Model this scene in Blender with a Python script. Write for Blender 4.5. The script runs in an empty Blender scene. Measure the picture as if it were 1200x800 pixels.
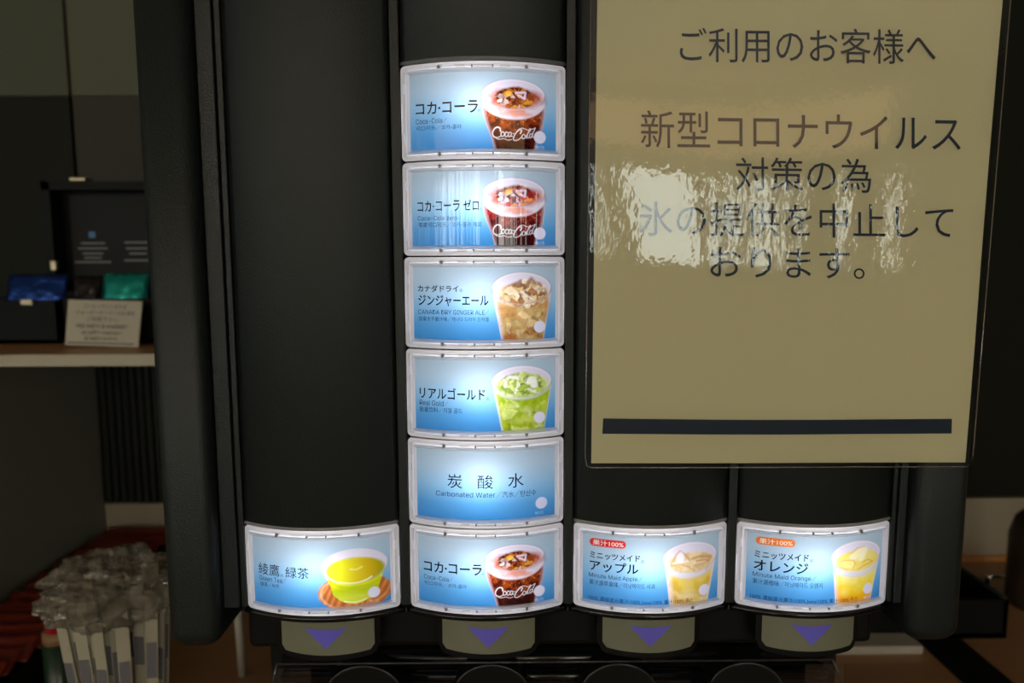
import bpy, bmesh, math, random
import numpy as np
from mathutils import Vector, Matrix, noise
random.seed(7)
sc = bpy.context.scene
PI = math.pi

# ------------------------------------------------------------------ camera
FPX = 847.43                      # focal length in pixels of a 1200 px wide frame
CAM = Vector((0.0121, -0.425, 1.35))
pitch, roll, yaw = 0.114565, -0.0032987, 0.009096
FW = Vector((math.sin(yaw)*math.cos(pitch), math.cos(yaw)*math.cos(pitch), -math.sin(pitch)))
R0 = Vector((math.cos(yaw), -math.sin(yaw), 0)); U0 = R0.cross(FW)
RT = R0*math.cos(roll) + U0*math.sin(roll); UP = -R0*math.sin(roll) + U0*math.cos(roll)
cd = bpy.data.cameras.new('camera'); cam = bpy.data.objects.new('camera', cd)
sc.collection.objects.link(cam)
m = Matrix((RT, UP, -FW)).transposed().to_4x4(); m.translation = CAM
cam.matrix_world = m
cd.sensor_width = 36; cd.lens = FPX/1200*36; cd.clip_start = 0.02
cd.dof.use_dof = True; cd.dof.focus_distance = 0.425; cd.dof.aperture_fstop = 7.0
sc.camera = cam

def at(px, py, Y=None, Z=None, X=None):
    """the point of the place seen at a pixel of the photograph, on a plane of the place"""
    d = FW + RT*((px-600)/FPX) + UP*((400-py)/FPX)
    if Y is not None: t = (Y-CAM.y)/d.y
    elif Z is not None: t = (Z-CAM.z)/d.z
    else: t = (X-CAM.x)/d.x
    return CAM + d*t

# ------------------------------------------------------------------ view, world
sc.view_settings.view_transform = 'Standard'
sc.view_settings.look = 'None'
sc.view_settings.exposure = 0.0
sc.view_settings.gamma = 1.0
sc.view_settings.use_curve_mapping = False
w = bpy.data.worlds.new('world'); sc.world = w; w.use_nodes = True
w.node_tree.nodes['Background'].inputs[0].default_value = (0.5, 0.5, 0.45, 1)
w.node_tree.nodes['Background'].inputs[1].default_value = 0.02
LED_W = 0.040          # watt of each small lamp behind a drink tile
WINDOW_L = 10.0        # radiance of daylight on the lit window blinds behind
COVE_L = 2.0          # warm cove above the windows
LAMP_W = 0.9         # each added ceiling downlight

# ------------------------------------------------------------------ materials
def mat(name, col=(.8, .8, .8), rough=.5, metal=0, spec=.5, emit=None, es=1.0, trans=0, coat=0, ior=1.5, bump=None, alpha=1, var=None):
    M = bpy.data.materials.new(name); M.use_nodes = True
    nt = M.node_tree; b = nt.nodes['Principled BSDF']
    b.inputs['Base Color'].default_value = (*col, 1); b.inputs['Roughness'].default_value = rough
    b.inputs['Metallic'].default_value = metal; b.inputs['Specular IOR Level'].default_value = spec
    b.inputs['Transmission Weight'].default_value = trans; b.inputs['IOR'].default_value = ior
    b.inputs['Coat Weight'].default_value = coat; b.inputs['Alpha'].default_value = alpha
    if emit: b.inputs['Emission Color'].default_value = (*emit, 1); b.inputs['Emission Strength'].default_value = es
    tc = nt.nodes.new('ShaderNodeTexCoord')
    if var:     # (scale, colour2, stretch)
        n = nt.nodes.new('ShaderNodeTexNoise'); n.inputs['Scale'].default_value = var[0]; n.inputs['Detail'].default_value = 5
        mp = nt.nodes.new('ShaderNodeMapping'); mp.inputs['Scale'].default_value = var[2]
        mx = nt.nodes.new('ShaderNodeMix'); mx.data_type = 'RGBA'
        mx.inputs[6].default_value = (*col, 1); mx.inputs[7].default_value = (*var[1], 1)
        nt.links.new(tc.outputs['Object'], mp.inputs[0]); nt.links.new(mp.outputs[0], n.inputs[0])
        nt.links.new(n.outputs[0], mx.inputs[0]); nt.links.new(mx.outputs[2], b.inputs['Base Color'])
    if bump:    # (scale, strength, distance)
        n = nt.nodes.new('ShaderNodeTexNoise'); n.inputs['Scale'].default_value = bump[0]; n.inputs['Detail'].default_value = 3
        bp = nt.nodes.new('ShaderNodeBump'); bp.inputs['Strength'].default_value = bump[1]; bp.inputs['Distance'].default_value = bump[2]
        nt.links.new(tc.outputs['Object'], n.inputs[0]); nt.links.new(n.outputs[0], bp.inputs['Height']); nt.links.new(bp.outputs[0], b.inputs['Normal'])
    return M

def translucent_mat(name, col, mixd=.35, gloss=True, rough=.05, attr=None, ior=1.5):
    M = bpy.data.materials.new(name); M.use_nodes = True; nt = M.node_tree; nt.nodes.clear()
    out = nt.nodes.new('ShaderNodeOutputMaterial')
    tr = nt.nodes.new('ShaderNodeBsdfTranslucent'); df = nt.nodes.new('ShaderNodeBsdfDiffuse')
    mx = nt.nodes.new('ShaderNodeMixShader'); mx.inputs[0].default_value = mixd
    nt.links.new(tr.outputs[0], mx.inputs[1]); nt.links.new(df.outputs[0], mx.inputs[2])
    if attr:
        a = nt.nodes.new('ShaderNodeAttribute'); a.attribute_name = attr
        nt.links.new(a.outputs['Color'], tr.inputs[0]); nt.links.new(a.outputs['Color'], df.inputs[0])
    else:
        tr.inputs[0].default_value = (*col, 1); df.inputs[0].default_value = (*col, 1)
    last = mx
    if gloss:
        g = nt.nodes.new('ShaderNodeBsdfGlossy'); g.inputs['Roughness'].default_value = rough
        fr = nt.nodes.new('ShaderNodeFresnel'); fr.inputs[0].default_value = ior
        m2 = nt.nodes.new('ShaderNodeMixShader')
        nt.links.new(fr.outputs[0], m2.inputs[0]); nt.links.new(mx.outputs[0], m2.inputs[1]); nt.links.new(g.outputs[0], m2.inputs[2]); last = m2
    nt.links.new(last.outputs[0], out.inputs[0])
    return M

def film_mat(name, rough=.02, bumps=(), tint=(1, 1, 1), ior=1.5, clear=1.0):
    """thin clear plastic: see-through with a Fresnel reflection"""
    M = bpy.data.materials.new(name); M.use_nodes = True; nt = M.node_tree; nt.nodes.clear()
    out = nt.nodes.new('ShaderNodeOutputMaterial')
    t = nt.nodes.new('ShaderNodeBsdfTransparent'); t.inputs[0].default_value = (*tint, 1)
    base = t
    if clear < 1:
        d = nt.nodes.new('ShaderNodeBsdfDiffuse'); d.inputs[0].default_value = (.95, .85, .66, 1)
        mm = nt.nodes.new('ShaderNodeMixShader'); mm.inputs[0].default_value = 1-clear
        nt.links.new(t.outputs[0], mm.inputs[1]); nt.links.new(d.outputs[0], mm.inputs[2]); base = mm
    g = nt.nodes.new('ShaderNodeBsdfGlossy'); g.inputs['Roughness'].default_value = rough
    fr = nt.nodes.new('ShaderNodeFresnel'); fr.inputs[0].default_value = ior
    mx = nt.nodes.new('ShaderNodeMixShader')
    nt.links.new(fr.outputs[0], mx.inputs[0]); nt.links.new(base.outputs[0], mx.inputs[1]); nt.links.new(g.outputs[0], mx.inputs[2])
    tc = nt.nodes.new('ShaderNodeTexCoord'); prev = None
    for (scale, strength, dist, stretch) in bumps:
        mp = nt.nodes.new('ShaderNodeMapping'); mp.inputs['Scale'].default_value = stretch
        n = nt.nodes.new('ShaderNodeTexNoise'); n.inputs['Scale'].default_value = scale; n.inputs['Detail'].default_value = 2
        bp = nt.nodes.new('ShaderNodeBump'); bp.inputs['Strength'].default_value = strength; bp.inputs['Distance'].default_value = dist
        nt.links.new(tc.outputs['Object'], mp.inputs[0]); nt.links.new(mp.outputs[0], n.inputs[0]); nt.links.new(n.outputs[0], bp.inputs['Height'])
        if prev: nt.links.new(prev.outputs[0], bp.inputs['Normal'])
        prev = bp
    if prev: nt.links.new(prev.outputs[0], g.inputs['Normal']); nt.links.new(prev.outputs[0], fr.inputs['Normal'])
    nt.links.new(mx.outputs[0], out.inputs[0])
    return M

M_black = mat('textured_black_plastic', (.015, .020, .018), .40, bump=(1400, .6, .0005), spec=.5)
M_black2 = mat('side_black_plastic', (.014, .019, .018), .40, bump=(1200, .6, .0005), spec=.5)
M_dark = mat('plain_black_plastic', (.006, .006, .006), .45, spec=.3)
M_glossblack = mat('gloss_black_plastic', (.006, .006, .008), .12, spec=.6)
M_print = translucent_mat('backlit_print', (1, 1, 1), .3, attr='Print')
M_frame = translucent_mat('milky_frame_plastic', (.84, .82, .79), .42, rough=.15)
M_rim = translucent_mat('bright_rim_plastic', (.98, .98, .98), .15, rough=.1)
M_clip = mat('grey_clip', (.35, .34, .36), .4)
M_white = mat('light_box_white', (.55, .55, .55), .6)
M_ink = mat('black_print_ink', (.004, .005, .03), .12)
M_inkthin = mat('thin_print_ink', (.004, .012, .045), .12)
M_reg = mat('small_mark_ink', (.05, .12, .22), .2)
M_plate = mat('greige_plate', (.27, .27, .19), .5)
M_arrow = mat('purple_arrow', (.22, .19, .95), .45)
M_paper = mat('notice_paper', (.80, .74, .47), .7, var=(6, (.78, .71, .45), (1, 1, 1)))
M_navy = mat('navy_notice_ink', (.009, .022, .050), .5)
M_film = film_mat('laminate_film', .02, bumps=((45, .30, .00030, (1.0, 1, .55)), (230, .40, .00012, (1, 1, .7))))
M_filmedge = film_mat('laminate_edge', .06, ior=1.9, clear=.8)
M_counter = mat('wood_counter', (.50, .27, .13), .45, var=(9, (.38, .20, .09), (1, 14, 1)))
M_shelfwood = mat('shelf_wood', (.62, .33, .15), .4, var=(8, (.50, .26, .11), (1, 12, 1)))
M_orange = mat('orange_wood_trim', (.72, .33, .09), .3)
M_shelfedge = mat('shelf_edge', (.62, .56, .42), .5)
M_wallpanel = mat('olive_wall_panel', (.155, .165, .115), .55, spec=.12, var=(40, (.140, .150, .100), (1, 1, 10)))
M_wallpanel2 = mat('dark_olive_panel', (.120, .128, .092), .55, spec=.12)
M_wallpanel3 = mat('shaded_olive_panel', (.066, .064, .048), .55, spec=.12)
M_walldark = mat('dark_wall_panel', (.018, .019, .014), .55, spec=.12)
M_slat = mat('dark_slats', (.020, .024, .018), .5)
M_partition = mat('grey_partition', (.30, .31, .26), .6, bump=(500, .3, .0005), spec=.2)
M_splash = mat('beige_backsplash', (.52, .45, .34), .35)
M_teablack = mat('tea_box_black', (.007, .008, .008), .5, spec=.15)
M_lidinner = mat('lid_lining', (.032, .033, .034), .6, spec=.12)
M_paleprint = mat('pale_print', (.30, .30, .30), .6)
M_blueprint = mat('blue_print', (.08, .25, .5), .5)
M_gold = mat('brass_latch', (.5, .42, .28), .3, metal=1)
M_bluefoil = mat('blue_foil', (.02, .07, .34), .25, metal=.8, bump=(90, .8, .003))
M_tealfoil = mat('teal_foil', (.02, .42, .36), .22, metal=.7, bump=(90, .6, .002))
M_blackfoil = mat('black_foil', (.03, .025, .025), .25, metal=.6, bump=(90, .6, .002))
M_silver = mat('silver_foil', (.6, .6, .6), .2, metal=1, bump=(120, .8, .003))
M_card = mat('small_card_paper', (.62, .56, .44), .6)
M_cardink = mat('small_card_ink', (.06, .05, .05), .6)
M_redpack = mat('red_packet', (.30, .035, .015), .35, bump=(60, .5, .002), var=(30, (.17, .02, .01), (1, 1, 1)))
M_straw = translucent_mat('white_straw', (.80, .74, .58), .6, rough=.25)
M_strawband = mat('straw_print_band', (.20, .19, .21), .5)
M_bag = film_mat('crinkled_bag', .15, bumps=((70, 1.0, .006, (1, 1, 1)),), ior=1.8, clear=.86)
M_brownbag = mat('brown_plastic_bag', (.24, .17, .12), .3, bump=(55, 1, .006))
M_redcap = mat('red_cap', (.5, .01, .03), .4)
M_tan = mat('tan_label', (.32, .18, .08), .5)
M_greenbottle = mat('dark_green_bottle', (.012, .035, .018), .3)
M_chrome = mat('chrome', (.8, .8, .8), .15, metal=1)
M_whitep = mat('white_plastic', (.55, .50, .42), .4)
M_browndark = mat('dark_brown_jar', (.045, .028, .018), .4, bump=(60, .8, .004))
M_clear = film_mat('clear_guard', .05, ior=1.5)
M_edge = mat('guard_edge', (.07, .07, .08), .12, spec=1.0)
M_ceil = mat('ceiling_paint', (.75, .70, .60), .8)
M_roomwall = mat('room_wall_paint', (.30, .26, .19), .8)
M_floor = mat('floor_wood', (.07, .05, .03), .5)
M_window = mat('daylit_window', (.8, .8, .8), .6, emit=(.92, 1.0, .93), es=WINDOW_L)
M_window3 = mat('daylit_side_window', (.8, .8, .8), .6, emit=(.90, 1.0, .93), es=1.4)
M_cove = mat('warm_cove_light', (.8, .6, .3), .6, emit=(1.0, .58, .25), es=COVE_L)
M_blind = mat('window_blind', (.16, .15, .12), .7)
M_lampface = mat('fill_lamp_face', (1, 1, 1), .5, emit=(1, .85, .62), es=6)

# ------------------------------------------------------------------ mesh helpers
def obj(name, bm, material, parent=None, smooth=False, label=None):
    me = bpy.data.meshes.new(name)
    bm.normal_update(); bm.to_mesh(me); bm.free()
    if smooth:
        for p in me.polygons: p.use_smooth = True
    return link(name, me, material, parent, label)
def link(name, me, material, parent=None, label=None):
    if material is not None and not me.materials: me.materials.append(material)
    o = bpy.data.objects.new(name, me); sc.collection.objects.link(o)
    if parent:
        o.parent = parent; o.matrix_parent_inverse = world(parent).inverted()
    if label: o['label'] = label
    return o
def world(o):
    M = Matrix.Translation(o.location) @ o.rotation_euler.to_matrix().to_4x4()
    return (world(o.parent) @ o.matrix_parent_inverse @ M) if o.parent else M
def thing(name, label, cat, loc, group=None):
    o = bpy.data.objects.new(name, None); sc.collection.objects.link(o); o.location = loc
    o.empty_display_size = .02
    return tag(o, label, cat, group)
def tag(o, label, cat, group=None):
    o['label'] = label; o['category'] = cat
    if group: o['group'] = group
    return o
def struct(name, bm, m, smooth=False):
    o = obj(name, bm, m, None, smooth); o['kind'] = 'structure'; return o
def box(bm, x0, x1, y0, y1, z0, z1, bevel=0, seg=3):
    r = bmesh.ops.create_cube(bm, size=1)
    for v in r['verts']: v.co = Vector(((x0+x1)/2+v.co.x*(x1-x0), (y0+y1)/2+v.co.y*(y1-y0), (z0+z1)/2+v.co.z*(z1-z0)))
    if bevel:
        es = list({e for v in r['verts'] for e in v.link_edges})
        bmesh.ops.bevel(bm, geom=es, offset=bevel, segments=seg, affect='EDGES', profile=.5)
    return bm
def tube(bm, pts, r, n=8, cap=True):
    pts = [Vector(p) for p in pts]; rings = []
    for i, p in enumerate(pts):
        t = (pts[min(i+1, len(pts)-1)] - pts[max(i-1, 0)]).normalized()
        a = t.cross(Vector((0, 0, 1)) if abs(t.z) < .9 else Vector((1, 0, 0))).normalized(); b = t.cross(a)
        rr = r[i] if isinstance(r, (list, tuple)) else r
        rings.append([bm.verts.new(p + (a*math.cos(2*PI*k/n) + b*math.sin(2*PI*k/n))*rr) for k in range(n)])
    for A, B in zip(rings, rings[1:]):
        for k in range(n): bm.faces.new((A[k], A[(k+1) % n], B[(k+1) % n], B[k]))
    if cap: bm.faces.new(rings[0][::-1]); bm.faces.new(rings[-1])
    return bm
def lathe(bm, c, prof, n=24):
    rings = []
    for r, z in prof:
        rings.append([bm.verts.new((c[0]+r*math.cos(2*PI*k/n), c[1]+r*math.sin(2*PI*k/n), c[2]+z)) for k in range(n)])
    for A, B in zip(rings, rings[1:]):
        for k in range(n): bm.faces.new((A[k], A[(k+1) % n], B[(k+1) % n], B[k]))
    bm.faces.new(rings[0][::-1]); bm.faces.new(rings[-1]); return bm
NB = bmesh.new

# bent face of the machine: every column bulges towards the room
SAG = 0.013
def radius(wd, s=SAG): return (wd*wd/4 + s*s)/(2*s)
RAD = radius(.0947)
def bend(xc, u, v, d=0.0, R=RAD, s=SAG):
    c = math.sqrt(max(0, 1-(u/R)**2))
    return Vector((xc+(R+d)*u/R, -((R+d)*c-(R-s)), v))

def curved_slab(xc, wd, z0, z1, th=.004, s=SAG, n=28, y_off=0.0, bz=.0012):
    """bent plate with softly rounded upper and lower edges"""
    R = radius(wd, s); bm = NB(); rows = []
    prof = [(z0, -th), (z0, -bz), (z0+bz*.3, -bz*.3), (z0+bz, 0), (z1-bz, 0), (z1-bz*.3, -bz*.3), (z1, -bz), (z1, -th)]
    for z, d in prof:
        row = []
        for i in range(n+1):
            u = -wd/2+wd*i/n; p = bend(xc, u, z, d, R, s); p.y += y_off; row.append(bm.verts.new(p))
        rows.append(row)
    m_ = len(rows)
    for a in range(m_):
        A, B = rows[a], rows[(a+1) % m_]
        for i in range(n): bm.faces.new((A[i], A[i+1], B[i+1], B[i]))
    bm.faces.new([r[0] for r in rows]); bm.faces.new([r[-1] for r in rows][::-1])
    return bm

# ------------------------------------------------------------------ lettering
try: LATIN = bpy.data.fonts.load(bpy.utils.resource_path('LOCAL')+'/datafiles/fonts/Inter.woff2')
except Exception: LATIN = None
_cache = {}
def text_tris(s, bold=0.0):
    """flat triangles of a string, scaled to a unit box"""
    k = (s, bold)
    if k in _cache: return _cache[k]
    cu = bpy.data.curves.new('lettering', 'FONT'); cu.body = s; cu.resolution_u = 3; cu.offset = bold
    if LATIN and s.isascii(): cu.font = LATIN
    o = bpy.data.objects.new('lettering', cu); sc.collection.objects.link(o)
    dg = bpy.context.evaluated_depsgraph_get(); me = bpy.data.meshes.new_from_object(o.evaluated_get(dg))
    co = np.array([v.co[:2] for v in me.vertices]); me.calc_loop_triangles()
    tr = np.array([t.vertices[:] for t in me.loop_triangles])
    bpy.data.objects.remove(o); bpy.data.curves.remove(cu); bpy.data.meshes.remove(me)
    mn, mx = co.min(0), co.max(0); co = (co-mn)/np.maximum(mx-mn, 1e-6)
    _cache[k] = (co, tr); return _cache[k]
def text_mesh(name, items, mapf, material, parent):
    """items: (string, x0, x1, ytop, ybottom[, bold]); mapf(x, y) gives the place of the print"""
    V, F = [], []; items2 = []
    for it in items:
        if it[0].endswith('／') and it[0][:-1].isascii():
            k = (it[4]-it[3])*.8; items2 += [(it[0][:-1], it[1], it[2]-k-(it[4]-it[3])*.1)+tuple(it[3:]), ('／', it[2]-k)+tuple(it[2:])]
        else: items2.append(it)
    for it in items2:
        s, x0, x1, y0, y1 = it[:5]; co, tr = text_tris(s, it[5] if len(it) > 5 else 0)
        b = len(V)
        for x, y in co: V.append(mapf(x0+(x1-x0)*x, y1+(y0-y1)*y))
        F += [tuple(int(i)+b for i in t) for t in tr]
    me = bpy.data.meshes.new(name); me.from_pydata(V, [], F); me.update()
    return link(name, me, material, parent)

# ------------------------------------------------------------------ pictures printed on the tiles (numpy painting of flat print)
NXP, NYP = 330, 186
ASP = 1.876
xs = (np.arange(NXP)/(NXP-1))*ASP; ys = np.arange(NYP)/(NYP-1)
PX, PY = np.meshgrid(xs, ys)
AA = .006
def sm(d, e=AA): return np.clip(.5 - d/(2*e), 0, 1)          # d<0 inside
def ell(cx, cy, a, b):
    q = np.sqrt(((PX-cx)/a)**2 + ((PY-cy)/b)**2); return (q-1)*min(a, b)
def seg(x0, y0, x1, y1):
    dx, dy = x1-x0, y1-y0; t = np.clip(((PX-x0)*dx+(PY-y0)*dy)/(dx*dx+dy*dy+1e-12), 0, 1)
    return np.hypot(PX-x0-t*dx, PY-y0-t*dy), t
def stroke(pts, w0, w1=None):
    w1 = w0 if w1 is None else w1; out = np.full(PX.shape, 9.0); n = len(pts)-1
    for i in range(n):
        d, t = seg(*pts[i], *pts[i+1]); wd = w0+(w1-w0)*((i+t)/n); out = np.minimum(out, d-wd)
    return out
def smooth(pts, k=6):
    P = [np.array(p, float) for p in pts]; P = [2*P[0]-P[1]]+P+[2*P[-1]-P[-2]]; o = []
    for i in range(1, len(P)-2):
        for j in range(k):
            t = j/k; a, b, c, d = P[i-1:i+3]
            o.append(tuple(.5*((2*b)+(c-a)*t+(2*a-5*b+4*c-d)*t*t+(3*b-a-3*c+d)*t**3)))
    o.append(tuple(P[-2])); return o
def vn(scale, seed):
    r = np.random.RandomState(seed); g = r.rand(64, 64)
    x = PX*scale; y = PY*scale; xi = np.floor(x).astype(int); yi = np.floor(y).astype(int); fx = x-xi; fy = y-yi
    fx = fx*fx*(3-2*fx); fy = fy*fy*(3-2*fy); G = lambda a, b: g[a % 64, b % 64]
    return (G(yi, xi)*(1-fx)+G(yi, xi+1)*fx)*(1-fy)+(G(yi+1, xi)*(1-fx)+G(yi+1, xi+1)*fx)*fy
def fbm(s, seed): return (vn(s, seed)+.5*vn(s*2.1, seed+1)+.25*vn(s*4.3, seed+2))/1.75
def shards(cx, cy, a, b, n, seed):
    """broken ice: nearest-cell number and edge nearness"""
    r = np.random.RandomState(seed); pts = []
    while len(pts) < n:
        x, y = r.uniform(-1, 1, 2)
        if x*x+y*y < 1.1: pts.append((cx+x*a, cy+y*b))
    P = np.array(pts); wx = PX+.03*(vn(14, seed+5)-.5)+.035*(vn(34, seed+7)-.5); wy = PY+.03*(vn(14, seed+6)-.5)+.035*(vn(34, seed+8)-.5)
    ang = r.uniform(0, PI, n)
    D = np.stack([np.hypot((wx-p[0])*math.cos(q)+(wy-p[1])*math.sin(q), 1.9*(-(wx-p[0])*math.sin(q)+(wy-p[1])*math.cos(q))) for p, q in zip(P, ang)])
    idx = D.argmin(0); S = np.sort(D, 0)[:2]; return idx, S[1]-S[0], r.rand(n)
def over(img, col, a):
    col = np.array(col, float)
    if col.ndim == 1: col = col[None, None, :]
    a = a[..., None] if a.ndim == 2 else a
    img[:] = img*(1-a)+col*a
def lin(r, g, b): return tuple(((c/255)/12.92 if c/255 < .04045 else ((c/255+.055)/1.055)**2.4) for c in (r, g, b))
def ramp(t, cols):
    t = np.clip(t, 0, .9999)*(len(cols)-1); i = np.floor(t).astype(int); f = (t-i)[..., None]; C = np.array(cols)
    return C[i]*(1-f)+C[np.minimum(i+1, len(cols)-1)]*f
def raster(s, x0, x1, y0, y1, bold=0):
    co, tr = text_tris(s, bold); X = x0+(x1-x0)*co[:, 0]; Y = y1+(y0-y1)*co[:, 1]; out = np.zeros(PX.shape); h = xs[1]
    ss = [(-.33, -.33), (.33, -.33), (-.33, .33), (.33, .33), (0, 0)]
    for t in tr:
        a, b, c = [(X[i], Y[i]) for i in t]
        i0 = max(0, int(min(a[0], b[0], c[0])/h)-1); i1 = min(NXP, int(max(a[0], b[0], c[0])/h)+2)
        j0 = max(0, int(min(a[1], b[1], c[1])*(NYP-1))-1); j1 = min(NYP, int(max(a[1], b[1], c[1])*(NYP-1))+2)
        if i0 >= i1 or j0 >= j1: continue
        gx, gy = PX[j0:j1, i0:i1], PY[j0:j1, i0:i1]
        ar = (b[0]-a[0])*(c[1]-a[1])-(b[1]-a[1])*(c[0]-a[0])
        if abs(ar) < 1e-12: continue
        sg = 1 if ar > 0 else -1
        for ox, oy in ss:
            x = gx+ox*h; y = gy+oy*h; E_ = lambda p, q: sg*((q[0]-p[0])*(y-p[1])-(q[1]-p[1])*(x-p[0]))
            out[j0:j1, i0:i1] += ((E_(a, b) >= 0) & (E_(b, c) >= 0) & (E_(c, a) >= 0))*.2
    return np.clip(out, 0, 1)

def base_sky():
    t = np.clip(PY, 0, 1)
    return ramp(t, [lin(176, 196, 204), lin(168, 194, 208), lin(138, 184, 212), lin(88, 158, 208), lin(58, 138, 202)])
def dot(img):
    over(img, lin(222, 220, 232), sm(ell(1.663, .815, .077, .077)))
def small_mark(img, dark=False):
    over(img, lin(205, 214, 225), raster('無効', 1.60, 1.72, .915, .965)*.75)

def body_mask(left, right, ytop):
    """region between two edge polylines (x as a function of y)"""
    L = np.interp(PY, [p[1] for p in left], [p[0] for p in left]); R_ = np.interp(PY, [p[1] for p in right], [p[0] for p in right])
    return np.maximum(L-PX, PX-R_), L, R_

def rim_lines(img, cx, cy, a, b, colr, wd=.006, dark=.6):
    e = ell(cx, cy, a, b); lower = np.clip((PY-cy)/(b*.5)+.6, .35, 1)
    over(img, colr, np.clip(sm(np.abs(e)-wd, .005)*dark*lower, 0, 1))
    e2 = ell(cx, cy+.012, a*.97, b*.95); over(img, lin(255, 255, 255), sm(np.abs(e2)-.004, .006)*.4)

def paint_coke(red=False):
    img = base_sky()
    def c(X, Y): return ((560+X/7.62-481)/172.4*ASP, (80+Y/7.62-84.5)/95.4)
    cx, cy = c(330, 253); a, b = 277/7.62/172.4*ASP, 135/7.62/95.4
    Lp = [c(55, 300), c(58, 430), c(85, 520), c(130, 640), c(162, 760)]; Rp = [c(608, 300), c(606, 430), c(590, 540), c(545, 650), c(520, 760)]
    bd, L, R_ = body_mask(Lp, Rp, 0)
    body = sm(bd)*sm(cy-PY)
    over(img, lin(222, 210, 216), body*.92)                     # glass
    over(img, lin(214, 208, 220), sm(ell(cx, cy, a, b)))
    # dark drink below the clear band
    top = cy+.235*np.sqrt(np.clip(1-((PX-cx)/(a*1.02))**2, 0, 1))+.075
    tt = np.clip((PX-L)/(R_-L), 0, 1)
    n = fbm(16, 3)
    dpt = np.clip((PY-top)/.42, 0, 1)
    cols = [lin(158, 70, 20), lin(112, 40, 16), lin(66, 18, 14), lin(44, 12, 12)] if not red else [lin(140, 44, 34), lin(104, 18, 20), lin(66, 10, 16), lin(52, 8, 14)]
    liq = ramp(np.clip(dpt*.9+(n-.5)*1.3+.22, 0, 1), cols)
    spark = np.clip((vn(60, 9)-.80)*6, 0, 1)*np.clip(1.1-dpt*1.5, 0, 1)
    liq = liq*(1-spark[..., None]*.6)+np.array(lin(250, 180, 90))*spark[..., None]*.6
    edge = np.clip(np.abs(tt-.5)*2-.86, 0, .14)/.14
    liq = liq*(1-edge[..., None]*.55)+np.array(lin(235, 200, 205))*edge[..., None]*.55
    over(img, liq, sm(bd)*sm(top-PY, .012))
    # foamy clear band shading
    # ice and surface
    sx, sy = c(345, 300); sa, sb = 235/7.62/172.4*ASP, 92/7.62/95.4
    q = sm(ell(sx, sy, sa, sb)+.05*(fbm(9, 21)-.5), .03)
    surf = ramp(fbm(13, 31), [lin(86, 24, 14), lin(160, 60, 28), lin(206, 112, 64), lin(232, 176, 150)])
    over(img, surf, q*.95)
    hx, hy = c(345, 285)
    idx, ed, rv = shards(hx, hy, .20, .135, 46, 14)
    pal = np.array([lin(150, 70, 30), lin(226, 190, 180), lin(196, 110, 46), lin(96, 32, 16), lin(226, 150, 60), lin(150, 66, 30), lin(206, 140, 74), lin(170, 80, 36)])
    if red: pal = np.array([lin(150, 40, 40), lin(238, 214, 224), lin(206, 90, 60), lin(100, 16, 22), lin(245, 150, 90), lin(232, 196, 206), lin(232, 160, 120), lin(190, 60, 60)])
    ci = pal[(rv*8).astype(int)][idx]; ci = ci*(.72+.5*fbm(24, 77))[..., None]
    ci = ci*np.clip(.45+ed*26, 0, 1)[..., None]
    over(img, ci*.85, sm(ell(hx, hy, .235, .135)+.05*(fbm(10, 4)-.5), .012))
    over(img, lin(250, 180, 40), sm(ell(*c(280, 250), .045, .032), .012)*.8)
    over(img, lin(240, 214, 232), sm(stroke([c(350, 240), c(432, 235), c(425, 290), c(370, 262)], .012), .01)*.85)
    over(img, lin(245, 236, 244), sm(stroke([c(195, 318), c(222, 308)], .016), .008)*.85)
    over(img, lin(60, 14, 16), sm(stroke([c(238, 300), c(225, 335)], .010), .008)*.8)
    # drips of drink seen through the wall
    over(img, lin(214, 120, 80), sm(ell(*c(350, 420), .17, .045)+.05*(fbm(14, 8)-.5), .02)*.75)
    rim_lines(img, cx, cy, a, b, lin(110, 92, 120), dark=.75)
    # flowing script on the glass
    W = lin(250, 246, 246)
    S = [(smooth([c(212, 585), c(206, 558), c(182, 549), c(156, 566), c(141, 600), c(152, 632), c(186, 641), c(215, 626)]), .0115, .006),
         (smooth([c(152, 632), c(190, 655), c(240, 650), c(275, 662), c(308, 656)]), .004, .004),
         (smooth([c(232, 588), c(216, 604), c(220, 628), c(238, 626), c(246, 604), c(232, 588)]), .007, .007),
         (smooth([c(276, 596), c(262, 590), c(250, 612), c(258, 632), c(278, 624)]), .007, .006),
         (smooth([c(306, 598), c(290, 592), c(280, 614), c(288, 632), c(302, 622), c(310, 596), c(304, 626), c(318, 626)]), .006, .006),
         (smooth([c(322, 604), c(332, 602)]), .006, .006),
         (smooth([c(388, 600), c(398, 572), c(380, 568), c(352, 592), c(330, 630), c(326, 656), c(346, 664), c(378, 650), c(396, 632)]), .010, .006),
         (smooth([c(352, 592), c(372, 566), c(410, 552), c(450, 566), c(486, 560), c(520, 544)]), .005, .004),
         (smooth([c(416, 606), c(402, 622), c(406, 644), c(424, 640), c(432, 618), c(416, 606)]), .007, .007),
         (smooth([c(440, 640), c(446, 610), c(478, 566), c(474, 554), c(456, 590), c(448, 632), c(462, 636)]), .006, .006),
         (smooth([c(492, 600), c(476, 600), c(468, 622), c(476, 636), c(490, 620), c(500, 592), c(520, 548), c(498, 600), c(496, 628), c(512, 622)]), .006, .005)]
    for p, w0, w1 in S:
        w0 *= .62; w1 *= .55
        p2 = [(x+.004, y+.006) for x, y in p]; over(img, lin(60, 10, 10), sm(stroke(p2, w0, w1), .008)*.5)
        over(img, W, sm(stroke(p, w0, w1), .006))
    dot(img); small_mark(img); return img

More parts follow.
